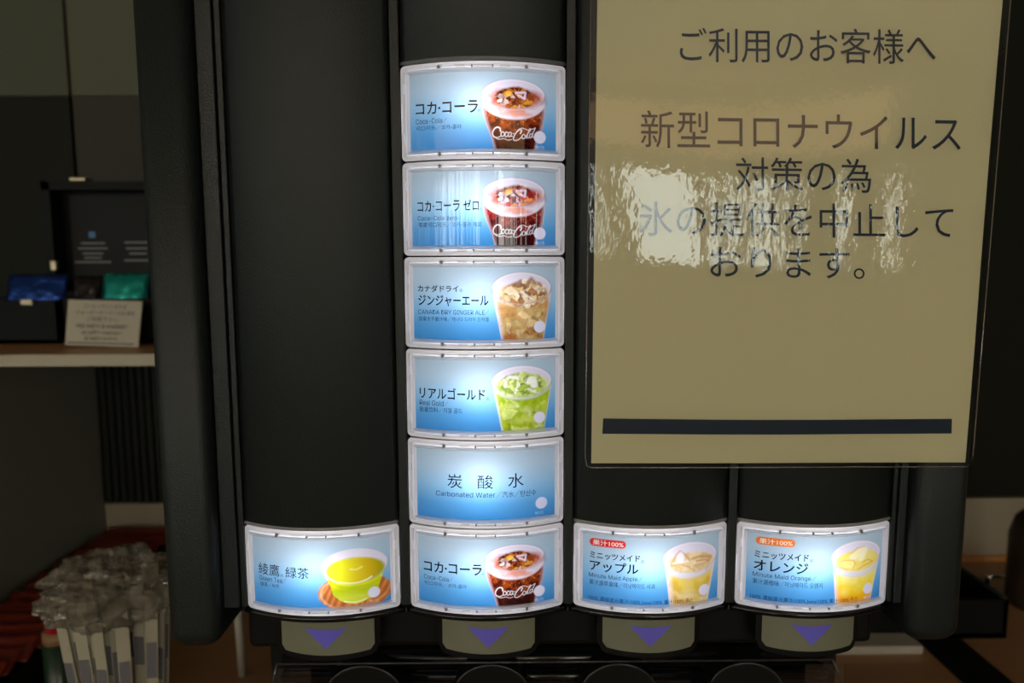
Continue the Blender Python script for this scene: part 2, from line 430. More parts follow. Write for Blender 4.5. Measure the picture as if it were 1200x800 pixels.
def paint_cup(crop, pal, body_cols, rimc, L, R_, rim, surf, seed, nsh=34, foam=None, icy=.8, glasscol=(218, 213, 222), body_noise=12, heap=None, wall=.10, bodyice=0):
    """clear plastic cup: rim ellipse, liquid, ice, tapered side"""
    x0, y0, k, rx, ry, H, W = crop
    c = lambda X, Y: ((x0+X/k-rx)/W*ASP, (y0+Y/k-ry)/H)
    s = 1/(k*H); img = base_sky()
    cx, cy = c(*rim[:2]); a, b = rim[2]*s, rim[3]*s
    bd, Lx, Rx = body_mask([c(*p) for p in L], [c(*p) for p in R_], 0)
    body = sm(bd)*sm(cy-PY, .004)
    over(img, lin(*glasscol), body*.9)
    over(img, lin(*glasscol), sm(ell(cx, cy, a, b)))
    tt = np.clip((PX-Lx)/(Rx-Lx), 0, 1)
    top = cy+b*np.sqrt(np.clip(1-((PX-cx)/a)**2, 0, 1))+surf[4]*s
    dd = np.clip((PY-top)/(1-top+.001), 0, 1)
    liq = ramp(np.clip(dd+(fbm(body_noise, seed)-.5)*1.0, 0, 1), [lin(*q) for q in body_cols])
    bl = np.clip(1-tt/wall, 0, 1)+np.clip((tt-1+wall*.35)/(wall*.35), 0, 1)
    liq = liq*(1-bl[..., None]*.8)+np.array(lin(*glasscol))*bl[..., None]*.8
    over(img, liq, sm(bd)*sm(top-PY, .03))
    if bodyice:
        idx, ed, rv = shards(cx, .75, a*.9, .35, 60, seed+15); P_ = np.array([lin(*q) for q in body_cols+pal[:3]])
        ci = P_[(rv*len(P_)).astype(int)][idx]*(.72+.5*fbm(22, seed+16))[..., None]*np.clip(.7+ed*14, 0, 1)[..., None]
        ci = ci*(.6+.8*fbm(13, seed+18))[..., None]
        over(img, ci, sm(bd+.035, .03)*sm(top-PY+.02, .03)*bodyice)
    sx, sy = c(*surf[:2]); sa, sb = surf[2]*s, surf[3]*s
    surfcol = ramp(fbm(11, seed+3), [lin(*q) for q in pal[:4]])
    over(img, surfcol, sm(ell(sx, sy, sa, sb), .014)*.9)
    if nsh:
        hx, hy, ha, hb = heap; hx, hy = c(hx, hy); ha *= s; hb *= s
        idx, ed, rv = shards(hx, hy, ha, hb, nsh, seed+9); P = np.array([lin(*q) for q in pal])
        ci = P[(rv*len(pal)).astype(int)][idx]*(.75+.45*fbm(26, seed+4))[..., None]*np.clip(.55+ed*22, 0, 1)[..., None]
        over(img, ci, sm(ell(hx, hy, ha, hb)+.05*(fbm(9, seed+6)-.5), .014)*icy)
    return img, c, s, cx, cy, a, b

def paint_ginger():
    img, c, s, cx, cy, a, b = paint_cup((560, 310, 8.42, 486.3, 310.8, 88.9, 164.5),
        [(206, 160, 90), (232, 206, 150), (176, 112, 50), (244, 228, 196), (150, 92, 50), (214, 176, 116), (120, 80, 52), (238, 220, 180)],
        [(186, 136, 76), (204, 178, 112), (212, 188, 130), (186, 150, 90), (150, 88, 40)], None,
        [(150, 240), (180, 430), (245, 780)], [(722, 240), (712, 330), (640, 780)], (433, 235, 290, 155), (450, 300, 248, 120, 20), 41,
        34, heap=(470, 290, 215, 135), wall=.12, bodyice=.6)
    over(img, lin(140, 84, 40), sm(stroke([c(480, 215), c(525, 150), c(560, 190)], .025), .02)*.8)
    over(img, lin(246, 240, 228), sm(stroke([c(430, 270), c(540, 350)], .010), .01)*.8)
    over(img, lin(160, 90, 40), sm(ell(*c(330, 725), .10, .05)+.03*(fbm(12, 3)-.5), .02)*.6)
    over(img, lin(170, 104, 60), sm(stroke([c(690, 400), c(655, 560)], .02), .03)*.5)
    rim_lines(img, cx, cy, a, b, lin(120, 90, 78), dark=.8); dot(img); return img
def paint_gold():
    img, c, s, cx, cy, a, b = paint_cup((570, 415, 8, 488.9, 418.4, 86.6, 160.6),
        [(190, 208, 80), (214, 226, 140), (150, 180, 30), (236, 240, 210), (120, 150, 40), (200, 214, 90), (90, 120, 50), (232, 238, 200)],
        [(150, 176, 24), (170, 190, 44), (176, 192, 60), (158, 178, 30), (108, 138, 14)], None,
        [(55, 250), (75, 330), (152, 740)], [(605, 250), (592, 330), (528, 740)], (328, 250, 275, 148), (335, 290, 245, 110, 14), 61,
        34, heap=(330, 270, 200, 105), wall=.06, bodyice=.55)
    over(img, lin(244, 244, 232), sm(stroke([c(390, 245), c(430, 240), c(440, 280)], .05), .012)*.85)
    over(img, lin(244, 244, 226), sm(stroke([c(215, 205), c(285, 210)], .022), .012)*.8)
    over(img, lin(60, 90, 60), sm(stroke([c(350, 225), c(385, 200), c(360, 250)], .01), .01)*.7)
    over(img, lin(214, 222, 150), sm(ell(*c(240, 475), .075, .035), .03)*.6)
    over(img, lin(214, 222, 150), sm(ell(*c(370, 510), .055, .03), .03)*.6)
    over(img, lin(214, 222, 120), sm(ell(*c(330, 610), .12, .03), .03)*.5)
    rim_lines(img, cx, cy, a, b, lin(110, 120, 90), dark=.7); dot(img)
    over(img, lin(226, 234, 190), raster('無効', 1.60, 1.72, .915, .965)*.7); return img
def paint_apple():
    img, c, s, cx, cy, a, b = paint_cup((765, 620, 8.89, 683.6, 621.4, 83.2, 157.4),
        [(226, 200, 140), (232, 212, 160), (214, 180, 110), (236, 220, 176), (196, 150, 80), (240, 226, 190)],
        [(224, 196, 120), (222, 196, 84), (208, 172, 60), (226, 200, 120), (204, 160, 80)], None,
        [(75, 240), (98, 370), (152, 780)], [(645, 250), (635, 320), (553, 780)], (360, 250, 287, 158), (375, 310, 245, 112, 60), 81,
        0, body_noise=5, wall=.14)
    over(img, lin(206, 156, 84), sm(stroke([c(160, 310), c(205, 215), c(245, 180), c(300, 225), c(350, 280)], .014), .012)*.85)
    over(img, lin(234, 228, 240), sm(ell(*c(250, 250), .085, .085)+np.abs(PX-c(250, 0)[0])*.5, .02)*.95)
    over(img, lin(206, 160, 90), sm(stroke([c(160, 325), c(250, 315), c(340, 350), c(390, 390)], .010), .01)*.7)
    over(img, lin(244, 236, 222), sm(stroke([c(170, 300), c(260, 296), c(330, 290)], .010), .012)*.8)
    over(img, lin(190, 132, 60), sm(stroke([c(380, 270), c(460, 255), c(585, 275), c(560, 310), c(430, 300)], .018), .016)*.75)
    over(img, lin(238, 222, 190), sm(stroke([c(400, 318), c(520, 316)], .010), .01)*.8)
    over(img, lin(190, 132, 60), sm(stroke([c(430, 345), c(560, 330), c(540, 400)], .018), .03)*.5)
    over(img, lin(190, 150, 100), sm(np.abs(ell(cx, cy+.12, a*.86, b*.9))-.004, .006)*.35*(PY > cy))
    over(img, lin(236, 220, 170), sm(ell(*c(340, 640), .11, .05), .04)*.6)
    rim_lines(img, cx, cy, a, b, lin(150, 120, 124), dark=.6); dot(img); small_mark(img)
    over(img, lin(214, 44, 40), sm(pill(.088, .563, .081, .189))); over(img, lin(250, 226, 216), raster('果汁100%', .129, .531, .098, .176, .01))
    return img
def paint_orange():
    img, c, s, cx, cy, a, b = paint_cup((955, 620, 8.89, 875.9, 620.3, 82.1, 155.1),
        [(230, 216, 90), (236, 222, 110), (240, 216, 70), (238, 228, 150), (226, 176, 50), (242, 234, 170)],
        [(236, 222, 120), (238, 206, 40), (240, 186, 30), (236, 170, 40), (222, 150, 40)], None,
        [(97, 233), (118, 350), (160, 780)], [(650, 233), (640, 300), (545, 780)], (373, 233, 277, 152), (385, 290, 245, 115, 70), 91,
        0, body_noise=4, wall=.12)
    over(img, lin(214, 170, 60), sm(stroke([c(300, 210), c(370, 160), c(450, 150)], .012), .012)*.8)
    over(img, lin(246, 240, 196), sm(stroke([c(330, 240), c(400, 200), c(450, 190), c(420, 260)], .055), .02)*.8)
    over(img, lin(244, 232, 150), sm(stroke([c(200, 290), c(320, 290), c(330, 340), c(230, 330)], .028), .02)*.7)
    over(img, lin(212, 150, 40), sm(stroke([c(180, 290), c(220, 272), c(330, 280), c(355, 320), c(330, 360)], .008), .01)*.6)
    over(img, lin(212, 150, 40), sm(stroke([c(440, 310), c(500, 290), c(560, 320), c(450, 350), c(390, 380)], .009), .01)*.6)
    over(img, lin(222, 160, 30), sm(stroke([c(150, 330), c(260, 370)], .014), .012)*.6)
    over(img, lin(200, 160, 90), sm(np.abs(ell(cx, cy+.10, a*.9, b*.95))-.004, .006)*.3*(PY > cy))
    over(img, lin(244, 224, 110), sm(ell(*c(240, 600), .07, .05), .04)*.6)
    rim_lines(img, cx, cy, a, b, lin(176, 140, 110), dark=.6); dot(img); small_mark(img)
    over(img, lin(232, 120, 36), sm(pill(.103, .59, .074, .183))); over(img, lin(252, 232, 206), raster('果汁100%', .143, .558, .092, .170, .01))
    return img
def pill(x0, x1, y0, y1):
    r = (y1-y0)/2; d, t = seg(x0+r, (y0+y1)/2, x1-r, (y0+y1)/2); return d-r
def paint_tea():
    img = base_sky()
    x0, y0, k, rx, ry, H = 370, 630, 9.41, 296.6, 624.3, 83.2
    c = lambda X, Y: ((x0+X/k-rx)/159.7*ASP, (y0+Y/k-ry)/H); s = 1/(k*H)
    sxx, syy = c(440, 560); e = ell(sxx, syy, 378*s, 205*s)
    grain = .5+.5*np.sin((PX-sxx)*60+8*vn(5, 3)+(PY)*30)
    over(img, ramp(np.clip(.5*grain+.6*fbm(8, 2)-.05, 0, 1), [lin(150, 78, 36), lin(196, 116, 56), lin(222, 158, 96)]), sm(e))
    over(img, lin(232, 200, 160), sm(np.abs(e+.02)-.008, .01)*.6*(PX < sxx))
    cx, cy = c(445, 270)
    bd, L, R_ = body_mask([c(112, 270), c(135, 360), c(195, 480), c(215, 570), c(290, 640), c(360, 672), c(450, 692)], [c(778, 270), c(745, 360), c(705, 480), c(680, 570), c(600, 640), c(520, 675), c(452, 692)], 0)
    body = sm(bd)*sm(cy-PY)*sm(PY-c(0, 690)[1])
    over(img, ramp(np.clip((PY-cy)/.42+.3*(fbm(5, 8)-.5), 0, 1), [lin(226, 226, 60), lin(206, 206, 40), lin(214, 214, 30), lin(176, 196, 20), lin(206, 216, 60)]), body)
    over(img, lin(220, 214, 220), sm(ell(cx, cy, 335*s, 192*s)))
    lx, ly = c(450, 315)
    t = np.clip((PX-lx)/(300*s)*.5+.5, 0, 1)
    over(img, ramp(t, [lin(226, 232, 60), lin(216, 218, 40), lin(206, 190, 30), lin(200, 170, 20), lin(150, 150, 20)]), sm(ell(lx, ly, 300*s, 142*s), .012))
    over(img, lin(240, 230, 120), sm(stroke([c(405, 300), c(470, 310), c(520, 285)], .010), .014)*.8)
    over(img, lin(244, 244, 190), sm(stroke(smooth([c(150, 380), c(280, 440), c(450, 458), c(560, 435), c(620, 405)]), .010), .010)*.85)
    over(img, lin(150, 160, 40), sm(stroke(smooth([c(195, 440), c(330, 495), c(470, 505), c(640, 480), c(720, 430)]), .005), .01)*.5)
    over(img, lin(244, 244, 200), sm(stroke(smooth([c(330, 650), c(450, 668), c(560, 645)]), .008), .008)*.8)
    over(img, lin(150, 160, 90), sm(np.abs(ell(cx, cy, 335*s, 192*s))-.003, .005)*.7*(PY > cy-.03))
    dot(img); over(img, lin(230, 200, 180), raster('無効', 1.60, 1.72, .915, .965)*.7); return img
def paint_water():
    img = base_sky(); over(img, lin(214, 216, 236), sm(ell(1.690, .785, .080, .080)))
    over(img, lin(150, 205, 240), raster('無効', 1.60, 1.72, .895, .945)*.8); return img

INSX, INSY = .0058, .0044      # from the edge of a tile to its print
TW, TH, PITCH, ZTOP = .0947, .0531, .05356, 1.4581
def print_mesh(name, img):
    """bent sheet that carries the flat print as a point colour"""
    wd, hg = TW-2*INSX, TH-2*INSY
    u = -wd/2 + wd*np.arange(NXP)/(NXP-1); v = hg/2 - hg*np.arange(NYP)/(NYP-1)
    Uu, Vv = np.meshgrid(u, v); d = -.0004; c = np.sqrt(1-(Uu/RAD)**2)
    co = np.stack([(RAD+d)*Uu/RAD, -((RAD+d)*c-(RAD-SAG)), Vv], -1).reshape(-1, 3)
    idx = np.arange(NXP*NYP).reshape(NYP, NXP); q = np.stack([idx[1:, :-1], idx[1:, 1:], idx[:-1, 1:], idx[:-1, :-1]], -1).reshape(-1, 4)
    me = bpy.data.meshes.new(name); me.vertices.add(len(co)); me.vertices.foreach_set('co', co.ravel())
    me.loops.add(q.size); me.loops.foreach_set('vertex_index', q.ravel().astype(np.int32)); me.polygons.add(len(q))
    me.polygons.foreach_set('loop_start', (np.arange(len(q))*4).astype(np.int32))
    me.update(calc_edges=True)
    ca = me.color_attributes.new('Print', 'FLOAT_COLOR', 'POINT')
    rgba = np.concatenate([np.clip(img, 0, 1), np.ones(img.shape[:2]+(1,))], -1); ca.data.foreach_set('color', rgba.reshape(-1).astype(np.float32))
    me.shade_smooth(); return me

# lettering of each tile: crop rectangle in which it was measured, then (string, x0, x1, ytop, ybottom)
LET = {
 'cola': ((120, 140, 545, 985), [('コカ', 162, 306, 347, 430), ('コーラ', 345, 582, 347, 430), ('・', 318, 332, 384, 400)],
          [('Coca-Cola／', 162, 375, 457, 492), ('可口可乐／코카-콜라', 163, 473, 505, 536)], [('®', 580, 601, 406, 428)]),
 'zero': ((130, 83, 522, 964), [('コカ', 172, 265, 290, 362), ('コーラ', 297, 458, 290, 362), ('・', 276, 286, 322, 334), ('ゼロ', 480, 583, 288, 358)],
          [('Coca-Cola zero／', 172, 466, 390, 420), ('零度可口可乐／코카-콜라 제로', 175, 600, 432, 466)], [('®', 586, 606, 342, 362)]),
 'ginger': ((150, 90, 508, 940), [('カナダドライ', 182, 455, 225, 270), ('ジンジャーエール', 185, 648, 290, 363)],
          [('CANADA DRY GINGER ALE／', 183, 650, 388, 418), ('加拿大干姜汁味／캐나다 드라이 진저엘', 186, 649, 432, 463)], [('®', 461, 482, 248, 270)]),
 'gold': ((165, 105, 495, 918), [('リアルゴールド', 197, 626, 303, 379)],
          [('Real Gold／', 195, 388, 391, 426), ('能量饮料／리얼 골드', 195, 478, 435, 470)], [('®', 632, 652, 360, 381)]),
 'water': ((170, 103, 490, 908), [('炭', 378, 473, 274, 368), ('酸', 573, 673, 277, 368), ('水', 770, 870, 270, 366)],
          [('Carbonated Water', 300, 686, 392, 426), ('／汽水／탄산수', 692, 952, 388, 430)], []),
 'tea': ((118, 108, 370, 710), [('綾鷹', 150, 270, 254, 316), ('緑茶', 303, 427, 259, 317)],
          [('Green Tea／', 153, 306, 322, 348), ('绿茶／녹차', 156, 265, 354, 378)], [('®', 275, 290, 300, 315)]),
 'apple': ((105, 95, 370, 700), [('ミニッツメイド', 140, 385, 195, 230), ('アップル', 140, 378, 239, 295)],
          [('Minute Maid Apple／', 136, 398, 308, 335), ('果汁源苹果味／미닛메이드 사과', 138, 463, 342, 370), ('100% 濃縮還元果汁/100% Juice/100% 果汁/100% 주스', 135, 665, 427, 455)], [('®', 390, 408, 218, 236)]),
 'orange': ((112, 88, 366, 693), [('ミニッツメイド', 147, 397, 188, 225), ('オレンジ', 145, 397, 234, 290)],
          [('Minute Maid Orange／', 142, 438, 300, 329), ('果汁源橙味／미닛메이드 오렌지', 142, 471, 334, 362), ('100% 濃縮還元果汁/100% Juice/100% 果汁/100% 주스', 135, 665, 417, 445)], [('®', 402, 420, 210, 228)]),
}
PAINT = {'cola': lambda: paint_coke(False), 'zero': lambda: paint_coke(True), 'ginger': paint_ginger, 'gold': paint_gold,
         'water': paint_water, 'tea': paint_tea, 'apple': paint_apple, 'orange': paint_orange}

def ring_points(wd, hg, inset, rc, nx=64, ny=26, nc=4):
    hw, hh = wd/2-inset, hg/2-inset; r = max(rc-inset, .0004); P = []
    def side(a, b, n):
        for i in range(n): P.append((a[0]+(b[0]-a[0])*i/n, a[1]+(b[1]-a[1])*i/n))
    def corner(cx, cy, a0):
        for i in range(nc): a = a0+PI/2*i/nc; P.append((cx+r*math.cos(a), cy+r*math.sin(a)))
    side((-hw+r, -hh), (hw-r, -hh), nx); corner(hw-r, -hh+r, -PI/2)
    side((hw, -hh+r), (hw, hh-r), ny); corner(hw-r, hh-r, 0)
    side((hw-r, hh), (-hw+r, hh), nx); corner(-hw+r, hh-r, PI/2)
    side((-hw, hh-r), (-hw, -hh+r), ny); corner(-hw+r, -hh+r, PI)
    return P
def ring_mesh(wd, hg, prof, rc):
    bm = NB(); rows = []
    for ins, d in prof: rows.append([bm.verts.new(bend(0, u, v, d)) for u, v in ring_points(wd, hg, ins, rc)])
    for A, B in zip(rows, rows[1:]):
        n = len(A)
        for i in range(n): bm.faces.new((A[i], A[(i+1) % n], B[(i+1) % n], B[i]))
    return bm
def bent_box(bm, u0, u1, v0, v1, d0, d1, n=1):
    rows = []
    for i in range(n+1):
        u = u0+(u1-u0)*i/n; rows.append([bm.verts.new(bend(0, u, v, d)) for v, d in ((v0, d0), (v1, d0), (v1, d1), (v0, d1))])
    for A, B in zip(rows, rows[1:]):
        for k in range(4): bm.faces.new((A[k], A[(k+1) % 4], B[(k+1) % 4], B[k]))
    bm.faces.new(rows[0]); bm.faces.new(rows[-1][::-1])

# shared meshes of the tile frames
def mesh_of(bm, name, smooth=False):
    me = bpy.data.meshes.new(name); bmesh.ops.recalc_face_normals(bm, faces=bm.faces); bm.to_mesh(me); bm.free()
    if smooth: me.shade_smooth()
    return me
FRP = [(0, -.004), (0, -.0008), (.0003, -.0002), (.0010, 0), (.0020, .0001), (.0026, .0001), (.0028, -.0006), (.0034, -.0006)]
frame_me = mesh_of(ring_mesh(TW-.0004, TH-.0004, FRP, .0026), 'tile_frame')
frame_me.materials.append(M_frame); frame_me.materials.append(M_rim)
for p in frame_me.polygons:       # bright moulded tabs along the inner side of the frame
    c_ = p.center; u, v = abs(c_.x)/TW, c_.z/TH; au, av = abs(c_.x), abs(c_.z)
    ins = min(TW/2-au, TH/2-av)
    side_ = TW/2-au < TH/2-av
    if side_ and .0022 < ins < .0036 and (abs(v-.26) < .05 or abs(v+.27) < .05): p.material_index = 1
    if side_ and .0006 < ins < .0014 and -.20 < v < .12: p.material_index = 1
    if not side_ and .0020 < ins < .0036 and (.06 < u < .10 or .16 < u < .24 or .27 < u < .45): p.material_index = 1
rim_me = mesh_of(ring_mesh(TW-.0004, TH-.0004, [(.0034, -.0006), (.0036, .0008), (.0038, .0011), (.0046, .0011), (.0050, .0004), (.0058, -.0006)], .0026), 'inner_rim')
post_mes = []
for sgn in (1, -1):
    vv = sgn*(TH/2-.0031)
    for fu, a_, b_ in ((-.255, .0006, .0009), (.255, .0006, .0009), (-.06, .0004, .0006), (.06, .0004, .0006)):
        bm = NB(); bent_box(bm, fu*TW-a_, fu*TW+a_, vv-b_, vv+b_, -.0004, .0014); post_mes.append(mesh_of(bm, 'frame_post'))
# white light box behind a tile
def light_box():
    bm = NB(); yb = .031; n = 16; hw = TW/2-.0012; hh = TH/2-.0007
    def row(z, inset=0): return [bm.verts.new(bend(0, -hw+2*hw*i/n, z, -.0012)) for i in range(n+1)]
    T, B = row(hh), row(-hh)
    bt = [bm.verts.new((-hw, yb, hh)), bm.verts.new((hw, yb, hh))]; bb = [bm.verts.new((-hw, yb, -hh)), bm.verts.new((hw, yb, -hh))]
    bm.faces.new(T+[bt[1], bt[0]]); bm.faces.new((B+[bb[1], bb[0]])[::-1])
    bm.faces.new((bt[0], bt[1], bb[1], bb[0])); bm.faces.new((T[0], bt[0], bb[0], B[0])); bm.faces.new((T[-1], B[-1], bb[1], bt[1]))
    return bm
box_me = mesh_of(light_box(), 'light_box')

# ------------------------------------------------------------------ the room
ZC = .83; YW = .77
struct('floor', box(NB(), -4.5, 5.5, -5.2, .80, -.05, 0), M_floor)
struct('ceiling', box(NB(), -4.5, 5.5, -5.2, .80, 2.75, 2.8), M_ceil)
struct('wall_left', box(NB(), -4.55, -4.5, -5.2, .80, 0, 2.75), M_roomwall)
struct('wall_right', box(NB(), 5.5, 5.55, -5.2, .80, 0, 2.75), M_roomwall)
bm = NB(); box(bm, -4.5, 5.5, -5.25, -5.2, 0, 1.30); box(bm, -4.5, 5.5, -5.25, -5.2, 2.05, 2.75)
struct('wall_rear', bm, M_roomwall)
zspl = at(1160, 582, Y=YW).z
# panelled wall behind the machine, with the upright joints between its panels
wall = struct('wall_back', box(NB(), -4.5, 5.5, YW+.012, YW+.05, 0, 2.75), M_walldark)
seam = at(88, 190, Y=YW).x; px0 = at(113, 430, Y=YW).x
zsh = at(100, 112, Y=YW).z  # height of a shade line; panels below have the shade in their colour
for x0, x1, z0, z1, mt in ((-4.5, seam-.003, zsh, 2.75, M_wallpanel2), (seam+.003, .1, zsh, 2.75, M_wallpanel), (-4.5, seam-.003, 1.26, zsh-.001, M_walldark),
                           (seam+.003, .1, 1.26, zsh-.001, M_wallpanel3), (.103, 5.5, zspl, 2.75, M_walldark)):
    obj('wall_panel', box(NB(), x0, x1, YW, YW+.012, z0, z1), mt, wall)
obj('backsplash_panel', box(NB(), -4.5, 5.5, YW-.002, YW+.012, ZC, zspl-.002), M_splash, wall)
for k in range(22):
    x = px0+.004+k*.0125
    obj('wall_slat', box(NB(), x, x+.0085, YW-.004, YW+.012, zspl, 1.26, .001, 1), M_slat, wall)
# daylit windows with hanging blinds and a warm cove above them
win = struct('window_1', box(NB(), -4.5, -.45, -5.24, -5.225, 1.30, 2.05), M_window)
win2 = struct('window_2', box(NB(), .55, 5.5, -5.24, -5.225, 1.30, 2.05), M_window)
bm = NB(); box(bm, -.45, .55, -5.24, -5.2, 1.30, 2.05); struct('wall_pier', bm, M_roomwall)
cove = tag(obj('cove_light', box(NB(), -4.2, 3.0, -5.15, -5.05, 2.22, 2.56), M_cove), 'long warm lit cove along the top of the window wall', 'lamp')
bm = NB(); box(bm, -4.495, -4.485, -4.4, -1.2, 1.20, 2.35); win3 = struct('window_3', bm, M_window3)
for y_ in (-4.1, -3.7, -3.45, -3.0, -2.75, -2.3, -1.95, -1.5):
    obj('blind_strip', box(NB(), -4.48, -4.46, y_-.09, y_+.06, 1.18, 2.37), M_blind, win3)
def blinds(x0, x1, parent):
    x = x0
    while x < x1:
        wd = random.choice((.03, .05, .08, .13, .22)); g = random.choice((.03, .05, .08, .10))
        bm = NB(); n = 4
        for i in range(n):
            a = x+wd*i/n; b = x+wd*(i+1)/n; yy = (-5.19 if i % 2 else -5.165); y2 = (-5.165 if i % 2 else -5.19)
            f = [bm.verts.new(q) for q in ((a, yy, 1.28), (b, y2, 1.28), (b, y2, 2.07), (a, yy, 2.07))]; bm.faces.new(f)
        obj('blind_strip', bm, M_blind, parent); x += wd+g
blinds(-4.45, -.5, win)
for x0_, x1_ in ((.56, .72), (.76, .93), (1.33, 1.45), (1.52, 1.60), (1.67, 1.78), (1.84, 1.90), (1.99, 2.10), (2.16, 2.30), (2.34, 2.72), (2.77, 3.18), (3.23, 4.4), (4.46, 5.4)):
    bm = NB(); n = max(2, int((x1_-x0_)/.05))
    g0 = [(x0_+(x1_-x0_)*i/n, -5.19 if i % 2 else -5.165) for i in range(n+1)]
    lo = [bm.verts.new((x, y, 1.28)) for x, y in g0]; hi = [bm.verts.new((x, y, 2.07)) for x, y in g0]
    for i in range(n): bm.faces.new((lo[i], lo[i+1], hi[i+1], hi[i]))
    obj('blind_strip', bm, M_blind, win2)
for k, (x, y) in enumerate(((-1.6, -1.6), (.4, -1.7), (2.4, -1.6), (-1.6, -3.6), (.4, -3.6), (2.4, -3.6))):  # unseen lamps added to fill the room with warm light
    t = thing('added_fill_light', 'added unseen warm ceiling downlight, %s of the %s row behind the viewer' % (('left', 'middle', 'right')[k % 3], 'nearer' if k < 3 else 'farther'), 'lamp', (x, y, 2.74), 'added fill lamps')
    bm = NB(); lathe(bm, (x, y, 2.735), [(.075, 0), (.085, .004), (.085, .015)]); obj('trim_ring', bm, M_whitep, t)
    ld = bpy.data.lights.new('fill_lamp', 'SPOT'); ld.energy = LAMP_W*4; ld.color = (1, .80, .55); ld.spot_size = 2.4; ld.spot_blend = .8; ld.shadow_soft_size = .06
    lo = bpy.data.objects.new('fill_lamp', ld); sc.collection.objects.link(lo); lo.location = (0, 0, -.03); lo.parent = t
# counter
tag(obj('wood_counter', box(NB(), -4.0, 5.0, -.30, YW-.002, ZC-.04, ZC, .002), M_counter), 'brown wooden counter top that the drinks machine stands on', 'counter')
struct('trim_1', box(NB(), -4.0, 5.0, -.24, YW, 0, ZC-.04), M_walldark)
struct('trim_2', box(NB(), .3, 5.0, YW-.014, YW-.002, ZC, ZC+.009, .002), M_orange)

# ------------------------------------------------------------------ drinks machine
mach = thing('drink_dispenser', 'black self-service soft drink dispenser with nine lit flavour tiles', 'drink dispenser', (.05, .1, ZC))
ZT = [ZTOP-PITCH*i for i in range(6)]; ZB5 = ZT[5]-TH
XC = [-.1, 0, .1, .2]; MTOP = 1.70
bm = NB(); box(bm, -.1895, .2865, .033, .45, 1.118, MTOP)
obj('housing', bm, M_black, mach)
obj('pedestal', box(NB(), -.187, .292, .150, .45, ZC+.001, 1.118, .003), M_dark, mach)
# frame strips between the columns
for x0, x1 in ((-.1605, -.1512), (-.1505, -.1470), (-.0527, -.0473), (.0473, .0527), (.1473, .1527), (.2473, .2500), (.2505, .2552)):
    obj('divider_strip', box(NB(), x0, x1, -.0012 if x0 not in (-.1605, .2505) else -.003, .034, ZTOP-PITCH*5-TH+.001, MTOP, .0006, 2), M_black2, mach)
for k, xc in enumerate(XC):
    zb = ZT[0] if k == 1 else ZT[5]
    obj('blank_panel', curved_slab(xc, .0930, zb+.0012, MTOP, th=.012), M_black, mach, True)
    # glossy lip under the last tile of a column
    obj('lower_lip', curved_slab(xc, .0990, ZB5-.0048, ZB5-.0008, th=.02, y_off=.0010, bz=.0015), M_glossblack, mach, True)
    # soft grey ledge above the uppermost tile
    obj('upper_ledge', curved_slab(xc, .0940, zb+.0002, zb+.0022, th=.004, y_off=-.0004, bz=.0005), M_rim if k == 1 else M_clip, mach, True)
# side rails
def rail(x0, x1, lo, ro):
    """upright with rounded front corners whose lower end is rounded off all round"""
    bm = NB(); rf, rb, z0 = .0085, .012, 1.1144; rows = []
    lv = [(z0+rb*(1-math.cos(PI/2*k/8)), rb*(1-math.sin(PI/2*k/8))) for k in range(9)]+[(MTOP, 0)]
    for z, i in lv:
        a, b, f = x0+i, x1-i, -.012+i; r = max(.001, rf-i*.3)
        pts = [(a, .45)]+[(a+r-r*math.cos(PI/2*k/8), f+r-r*math.sin(PI/2*k/8)) for k in range(9)]+[(b-r+r*math.sin(PI/2*k/8), f+r-r*math.cos(PI/2*k/8)) for k in range(9)]+[(b, .45)]
        rows.append([bm.verts.new((x, y, z)) for x, y in pts])
    n = len(rows[0])
    for A, B in zip(rows, rows[1:]):
        for k in range(n): bm.faces.new((A[k], A[(k+1) % n], B[(k+1) % n], B[k]))
    bm.faces.new(rows[0][::-1]); bm.faces.new(rows[-1]); bmesh.ops.recalc_face_normals(bm, faces=bm.faces)
    for f in bm.faces: f.smooth = len(f.verts) == 4
    return bm
obj('side_rail', rail(-.1925, -.1612, 0, 0), M_black2, mach, False)
obj('side_rail', rail(.2560, .2890, 0, 0), M_black2, mach, False)
# under-side shelf that carries the nozzles
obj('nozzle_shelf', box(NB(), -.155, .250, .018, .15, 1.100, 1.1285, .004), M_dark, mach)

